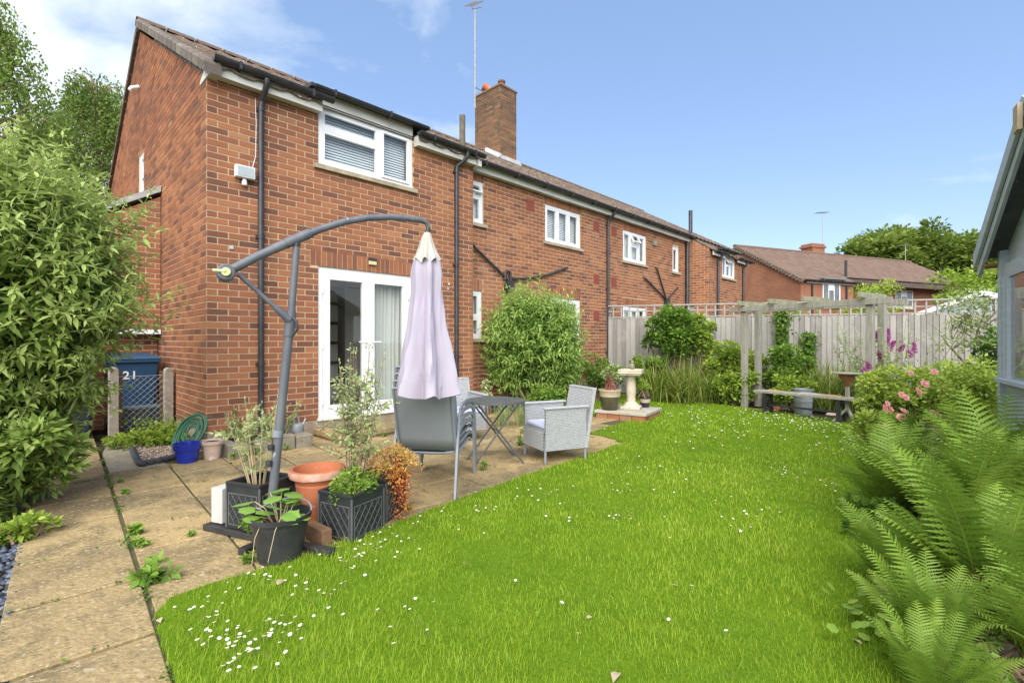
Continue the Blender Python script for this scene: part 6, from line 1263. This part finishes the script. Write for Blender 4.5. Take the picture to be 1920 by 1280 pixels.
# ---- ferns: every frond is a part, five shapes shared
def frond_mesh(seed, L, lean, tone):
    r = np.random.default_rng(seed); n = 30; V = []; Fc = []; T = []; d = np.array((0, lean, 1.0)); d /= np.linalg.norm(d); cur = np.zeros(3); st = L / n; pts = [cur.copy()]; dirs = [d.copy()]
    for i in range(n):
        d = d + np.array((0, .010 + .045 * (i / n) ** 2, -.006 - .05 * (i / n) ** 2)); d /= np.linalg.norm(d); cur = cur + d * st; pts.append(cur.copy()); dirs.append(d.copy())
    sd = np.array((1.0, 0, 0))
    for i in range(n): # rachis
        w0, w1 = .0035 * (1 - i / n) + .0008, .0035 * (1 - (i + 1) / n) + .0008; b = len(V); V += [pts[i] - sd * w0, pts[i] + sd * w0, pts[i + 1] + sd * w1, pts[i + 1] - sd * w1]; Fc.append((b, b + 1, b + 2, b + 3)); T.append(.9)
    for i in range(4, n):
        u = i / n; ln = L * .185 * (math.sin(PI * (u * .88 + .10)) ** .75) * r.uniform(.9, 1.08); w = .0145 * (ln / (L * .185)) + .0040
        for s in (-1, 1):
            fw = dirs[i]; nr_ = np.cross(sd, fw); pd = sd * s * .93 + fw * .36 + nr_ * r.uniform(-.12, .1); pd /= np.linalg.norm(pd); cr = np.cross(pd, nr_); cr /= np.linalg.norm(cr); k = 6
            b = len(V); base = pts[i] + fw * st * .5 * (s * .5 + .5)
            for j in range(k + 1):
                q = base + pd * ln * j / k - nr_ * (ln * .22 * (j / k) ** 2) * (1 if nr_[2] > 0 else -1); ww = w * (1 - (j / k) ** 1.6) + .0006
                V += [q - cr * ww, q + cr * ww]
                if j < k: q2 = base + pd * ln * (j + .72) / k - nr_ * (ln * .22 * (j / k) ** 2) * (1 if nr_[2] > 0 else -1); V += [q2 - cr * ww * .42, q2 + cr * ww * .42]
            m_ = 2 * k
            Fc += [(b + 2 * j, b + 2 * j + 1, b + 2 * j + 3, b + 2 * j + 2) for j in range(m_)]; T += [float(np.clip(tone + .25 * (u - .5) + r.normal(0, .06), 0, 1))] * m_
    return npmesh('frond', np.array(V), np.array(Fc), FERNL, np.array(T))
FR = [frond_mesh(i, L, ln, tn) for i, (L, ln, tn) in enumerate(((.95, .10, .45), (.85, .24, .55), (1.0, .03, .40), (.8, .45, .65), (.9, .30, .5), (.7, .75, .72)))]
BRF = [frond_mesh(20 + i, .85, .6 + .3 * i, .5) for i in range(2)]
for m_ in BRF: m_.materials.clear(); m_.materials.append(mat('brown_frond', (.30, .17, .06), (.22, .11, .04), scale=12, rough=.9, bump=0, translucent=.2))
def fern(label, loc, nf, sc):
    t = thing('fern', label, 'fern', loc, random.uniform(0, 6), 'shuttlecock ferns by the shed')
    for i in range(nf):
        a = 2 * PI * i / nf * 2.4 + random.uniform(-.3, .3); outer = i / nf; o = link('frond', BRF[i % 2] if i == nf - 2 and nf in (32, 34) else FR[[2, 0, 0, 4, 1, 1, 3, 5][min(7, int(outer * 8))]], t)
        o.location = (-.05 * math.sin(a), .05 * math.cos(a), 0); o.rotation_euler = (random.uniform(-.08, .16), random.uniform(-.14, .14), a); s_ = sc * random.uniform(.7, 1.15); o.scale = (s_ * random.uniform(.8, 1.1), s_, s_)
fern('fern at the back of the bed, just before the pink roses', Vector((3.42, 4.25, 0)), 20 + 6, .66)
fern('fern at the left of the group, arching over the lawn', Vector((2.66, 3.42, 0)), 26 + 6, .74); fern('fern close to the grey shed, behind the tall middle one', Vector((3.35, 3.45, 0)), 24 + 6, .88)
fern('tall upright fern in the middle of the group', Vector((2.62, 2.82, 0)), 28 + 6, .86); fern('fern at the right edge of the picture in the middle row', Vector((3.0, 2.92, 0)), 24 + 6, .92); fern('fern lowest at the right, nearest the viewer', Vector((2.12, 2.15, 0)), 28 + 6, .72); fern('fern in front row left, beside the lawn corner', Vector((1.90, 2.42, 0)), 22 + 6, .52)
t = thing('lady_mantle', 'round pale green leaves spilling over the lawn at the foot of the ferns', 'plant', gp(1680, 1210), 0); n = 90
P = np.column_stack([rng.normal(0, .12, n), rng.normal(.0, .16, n), rng.uniform(.03, .16, n)]); leaves_at('leaves', P, np.column_stack([rng.normal(0, 1, (n, 2)), rng.uniform(-.3, .3, n)]), .05, 1.0, .8 + rng.normal(0, .1, n), GREENL, t, PALM)
blob('bed_undergrowth', 'dark green undergrowth between the fern crowns', 'plants', Vector((2.75, 3.0, 0)), (.72, 1.0, .16), 60, 60, .06, GREENL, zc=.10, tone0=.2)
blob('front_undergrowth', 'low green leaves at the bottom right below the ferns', 'plants', Vector((1.85, 1.80, 0)), (.45, .35, .08), 30, 40, .035, GREENL, zc=.05, tone0=.45)
fern('small fern at the bottom, right of the round pale leaves', Vector((1.66, 1.92, 0)), 20 + 6, .46); fern('fern in the bottom right corner of the picture', Vector((2.02, 1.80, 0)), 20 + 6, .58); fern('low fern at the bottom edge of the picture', Vector((1.45, 1.68, 0)), 18 + 6, .36)
# ---- planter plants
def twiggy(name, label, loc, nst, hgt, spread, leaf, leafm, stemm, low, side=2, asp=.5, droop=.1):
    return stem_bush(name, label, 'plant', loc, nst, spread, hgt, leafm, leaf, stemm, side=side, ns=14, low=low, droop=droop, asp=asp, seedjit=.07, stemr=.005, tmpl=LEAF4)
twiggy('sage_plant', 'pale leaved sage with dry bare stems growing in the left black planter', P1 + Vector((-.02, .0, .24)), 12, .50, .34, .052, SAGE, STRAW, .55)
twiggy('tall_sage', 'tall twiggy pale leaved shrub growing up in front of the patio doors', P3 + Vector((-.02, .06, .23)), 11, .86, .22, .052, SAGE, STEMB, .36, side=6)
blob('leafy_filler', 'dense small green foliage filling the front black planter', 'plant', P3 + Vector((.0, .0, .2)), (.17, .17, .13), 34, 70, .024, GREENL, zc=.10, tone0=.62, asp=.6)
blob('orange_shrub', 'orange red barberry spilling over the right black planter', 'plant', P4 + Vector((.10, -.02, .2)), (.24, .21, .15), 46, 60, .022, ORNG, zc=.15, tone0=.68, asp=.6)
t = thing('trailing_stems', 'red trailing shoots hanging down the side of the right planter', 'plant', P4 + Vector((.17, -.08, 0)), 0); n = 420; z = rng.uniform(.02, .3, n); P = np.column_stack([rng.normal(.02, .035, n), rng.normal(0, .07, n), z]); leaves_at('foliage', P, rdir(n) + np.array((0, 0, -.6)), .020, .6, .35 + rng.normal(0, .2, n), ORNG, t)
t = thing('geranium_plant', 'bright lobed geranium leaves growing in the black bucket', 'plant', gp(526, 1046) + Vector((0, 0, .20)), 0)
gs = MB(); GL = [(-.13, -.02, .10), (-.06, .03, .15), (-.02, -.06, .12), (.05, -.07, .09), (-.09, .06, .16), (.02, .05, .11), (.12, -.03, .09), (-.15, -.06, .07), (-.04, .10, .17), (.06, -.11, .06), (-.10, -.08, .10), (.0, .0, .14), (.09, .06, .13), (-.16, .02, .12), (.13, .02, .05), (-.05, -.12, .08), (.03, .11, .15), (-.12, .10, .11)]
for (x, y, z) in GL: gs.tube([(x * .2, y * .2, -.02), (x * .6, y * .6, z * .7), (x, y, z)], .0022, 5)
gs.tube([(.02, -.05, .02), (.06, -.12, .08), (.05, -.17, .02), (.02, -.185, -.14)], .002, 5).tube([(-.02, -.06, .0), (-.04, -.13, .06), (-.06, -.17, -.02), (-.07, -.18, -.16)], .002, 5); gs.build('stems', STRAW, t, kind='stuff')
gp_ = npmesh('geranium_leaf', PALM[0], PALM[1], leafmat('geranium_leaf', (.10, .20, .03), (.20, .36, .06), (.34, .50, .12)), np.full(len(PALM[1]), .6))
for (x, y, z) in GL: o = link('leaf', gp_, t); o.location = (x, y, z); o.rotation_euler = (random.uniform(-.5, .2), random.uniform(-.4, .4), random.uniform(0, 6)); o.scale = [random.uniform(.095, .135)] * 3
t, _ = blob('pot_shrub', 'leafy red stemmed plant in the glazed pot by the bird bath', 'plant', Vector((1.60, 7.98, .42)), (.16, .14, .20), 16, 22, .05, SAGE, zc=.30, tone0=.45, stemm=mat('red_stem', (.25, .08, .07), rough=.8, bump=0))
blob('small_pot_plant', 'yellow green plant in the small pot right of the bird bath', 'plant', Vector((2.26, 8.30, .30)), (.15, .13, .15), 14, 26, .04, LIME, zc=.17, tone0=.55)
# stone bed plants and weeds
for i, (q, t_, h_, lab) in enumerate(((.28, -.28, .34, 'pale green plant at the left of the stone bed'), (.52, -.34, .26, 'low pale green plant in the middle of the stone bed'), (.72, -.22, .36, 'pale green plant behind the parasol pole in the stone bed'))):
    twiggy('bed_plant', lab, hp(q, t_, .11), 7, h_, .5, .05, SAGE, STEMG, .15, asp=.6)
JP = []
for (q0, t0, q1, t1, n, sp_) in [(-1.038, 1.0, -1.038, -4.3, 1500, .018)] + [(-1.03 + G * i, -.4, -1.03 + G * i, -3.2, 160, .010) for i in range(1, 11)] + [(-1.0, .097 - G * j, 4.5, .097 - G * j, 260, .010) for j in range(1, 7)] + [(-1.55, -1.90 + .645 * j, -1.05, -1.90 + .645 * j, 40, .010) for j in range(-5, 5)]:
    u_ = rng.random(n); u_ = u_[(np.sin(u_ * 37 + q0 * 9 + t0 * 5) + np.sin(u_ * 83 + t1)) > .5]
    for v in u_: p = pq(q0 + (q1 - q0) * v + rng.normal(0, sp_), t0 + (t1 - t0) * v + rng.normal(0, sp_)); JP.append((p.x, p.y, .0))
JP = np.array(JP); JP = JP[~inside(JP[:, :2], lp2)]; JP = JP[((JP[:, 0] - HC.x) * HW.x + (JP[:, 1] - HC.y) * HW.y < -.02) | (JP[:, 0] < -4)]
o = leaves_at('joint_moss', JP, rdir(len(JP)) * (1, 1, .4) + np.array((0, 0, .5)), rng.uniform(.010, .026, len(JP)), .5, .4 + rng.normal(0, .2, len(JP)), GREENL, None, LEAF4); o['label'] = 'tiny weeds and moss growing in the paving joints'
def weed(label, px, py, r_, h_, n, leaf, m=GREENL, tone=.55):
    blob('weed', label, 'weed', gp(px, py), (r_, r_, h_), max(4, n // 8), 12, leaf, m, zc=h_ * .6, tone0=tone, stem=False)
for a in ((290, 1086, .10, .05, 90, .06, 'large weed at the end of the weedy joint'), (262, 1022, .05, .03, 40, .04, 'weed in the joint above the large weed'), (258, 998, .045, .04, 50, .045, 'bushy weed half way along the joint'), (232, 926, .03, .02, 24, .03, 'small weed near the concrete strip'), (226, 905, .02, .015, 16, .025, 'smallest weed at the top of the joint'), (358, 1005, .015, .02, 16, .025, 'lone weed beside the weight slab'), (462, 1010, .03, .10, 60, .03, 'upright weed by the base bar'), (470, 1055, .06, .04, 60, .03, 'weed under the black bucket'), (437, 862, .04, .05, 40, .03, 'tuft before the stone bed'), (535, 843, .05, .05, 50, .04, 'tuft at the foot of the bed behind the pole'), (722, 818, .05, .02, 30, .03, 'low weed on the patio left of the chairs'), (745, 828, .05, .02, 30, .03, 'low weed before the step'), (905, 880, .04, .06, 60, .03, 'weed between the chair stack and the table'), (974, 833, .08, .06, 80, .035, 'weed under the round table'), (980, 812, .06, .04, 40, .03, 'weed behind the round table'), (760, 955, .08, .03, 60, .025, 'weed at the lawn edge by the right planter')):
    weed(a[6] + ' in the paving', *a[:6])
t, _ = blob('creeping_weeds', 'bright green weeds covering the gravel bed by the concrete posts', 'weeds', gp(282, 830), (.52, .52, .10), 90, 40, .045, LIME, zc=.06, tone0=.4, stem=False)
t = thing('fence_weeds', 'leafy weeds growing up around the right concrete post', 'weeds', hp(-.22, 1.25), 0); n = 700; P = np.column_stack([rng.normal(0, .16, n), rng.normal(0, .14, n), np.abs(rng.normal(0, .12, n))]); leaves_at('foliage', P, rdir(n) + np.array((0, 0, .3)), .05, .6, .5 + rng.normal(0, .2, n), LIME, t)
lf = npmesh('fallen_leaf', LEAF8[0] * (.7, 1, 1.6), LEAF8[1], mat('dead_leaf', (.50, .42, .30), (.38, .28, .17), scale=20, rough=.9, bump=0), np.full(8, .5))
for i, (x, y, s_, lab) in enumerate(((520, 1102, .06, 'pale curled dead leaf at the left of the lawn'), (1270, 1104, .035, 'dead leaf in the middle of the lawn'), (1160, 1268, .06, 'dead leaf at the bottom of the lawn'), (298, 1166, .04, 'dead leaf on the path edge'), (1100, 1165, .03, 'tiny dead leaf in the foreground grass'), (1615, 1215, .04, 'dead leaf near the fern bed'))):
    o = link('fallen_leaf', lf); o.location = gp(x, y) + Vector((0, 0, .016)); o.rotation_euler = (.3, .2, i * 1.3); o.scale = [s_] * 3; tag(o, lab, 'leaf', 'fallen leaves')
# ================================================================== TREES
def birch(label, loc, h, rad, nstr, name='birch_tree'):
    t = thing(name, label, 'tree', loc, 0, 'birches behind the house'); tm = MB(); tm.tube([(0, 0, -.1), (.1, 0, h * .4), (-.05, .1, h * .75), (.1, 0, h * .97)], [.16, .12, .07, .02], 9); tm.build('trunk', BIRCHB, t, smooth=True)
    P = []; D = []; T = []; lm = MB()
    for i in range(nstr):
        z = h * (.22 + .76 * rng.random() ** .8); a = rng.uniform(0, 2 * PI); f = min(1, (1.05 - z / h) * 2.2 + .18); r_ = rad * f * math.sqrt(rng.uniform(.08, 1)); e = np.array((r_ * math.cos(a), r_ * math.sin(a), z))
        if i % 9 == 0: b = np.array((0, 0, max(.5, z - r_ * .8))); lm.tube([b, (b + e) / 2 + np.array((0, 0, .25)), e], [.045, .025, .008], 5, cap=False)
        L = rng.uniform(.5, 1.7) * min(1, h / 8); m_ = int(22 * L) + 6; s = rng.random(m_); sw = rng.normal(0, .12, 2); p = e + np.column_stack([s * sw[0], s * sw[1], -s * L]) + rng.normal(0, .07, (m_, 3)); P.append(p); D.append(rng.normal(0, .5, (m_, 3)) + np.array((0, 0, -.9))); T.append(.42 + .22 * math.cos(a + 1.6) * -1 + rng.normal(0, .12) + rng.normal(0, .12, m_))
    lm.build('limbs', BIRCHB, t, kind='stuff'); P = np.concatenate(P); leaves_at('crown', P, np.concatenate(D), .085 * rng.uniform(.7, 1.3, len(P)), .7, np.concatenate(T), BIRCHL, t, LEAF4)
birch('weeping birch at the far left edge, reaching out of the picture', Vector((-13.4, 11.8, 0)), 10.2, 2.5, 1500)
birch('weeping birch with drooping crown close behind the gable roof', Vector((-14.1, 16.6, 0)), 10.4, 2.1, 1500); birch('smaller birch between the two weeping birches', Vector((-16.4, 17.0, 0)), 9.4, 1.6, 700)
blob('conifer_top', 'dark narrow conifer behind the birches beside the roof verge', 'tree', Vector((-17.8, 23.0, 0)), (1.0, 1.0, 6.6), 70, 60, .25, OAKL, zc=6.9, tone0=.2, trunk=(.16, BARK))
for (x, y, r_, h_, nc, lab, m, tn) in ((30.8, 41, 3.5, 5.4, 100, 'broad oak behind the second house, left crown', OAKL, .5), (34.6, 43, 4.4, 6.6, 120, 'broad oak behind the second house, tallest crown', OAKL, .5), (40.0, 43, 4.4, 5.8, 110, 'broad oak behind the second house, right crown', OAKL, .45), (44.5, 44, 4.2, 5.2, 90, 'oak beyond the grey shed roof', OAKL, .42)):
    blob('oak_tree', lab, 'tree', Vector((x, y, 0)), (r_, r_ * .8, h_ * .62), nc, 190, .36, m, zc=h_ + 1.4, tone0=tn, trunk=(.35, BARK), group='oaks behind the second house', asp=.7)
blob('garden_tree', 'lighter green garden tree between the second house and the grey shed', 'tree', Vector((17.6, 18.2, 0)), (1.7, 1.5, 1.5), 70, 110, .16, LIME, zc=2.7, tone0=.4, trunk=(.10, BARK), asp=.6)
blob('bamboo_shrub', 'yellow green leafy shrub showing above the trellis before the second house', 'shrub', Vector((12.1, 16.2, 0)), (.8, .7, 1.15), 40, 70, .09, LIME, zc=2.55, tone0=.7)
t, P = blob('orange_flower_shrub', 'shrub dotted with orange blooms seen through the trellis', 'shrub', Vector((10.9, 15.0, 0)), (1.3, .6, .7), 36, 60, .10, LIME, zc=1.75, tone0=.5)
blob('neighbour_hedge', 'green shrubs of the next garden behind the trellis', 'hedge', Vector((7.4, 13.4, 0)), (2.3, .7, .9), 50, 80, .09, GREENL, zc=1.3, tone0=.5)
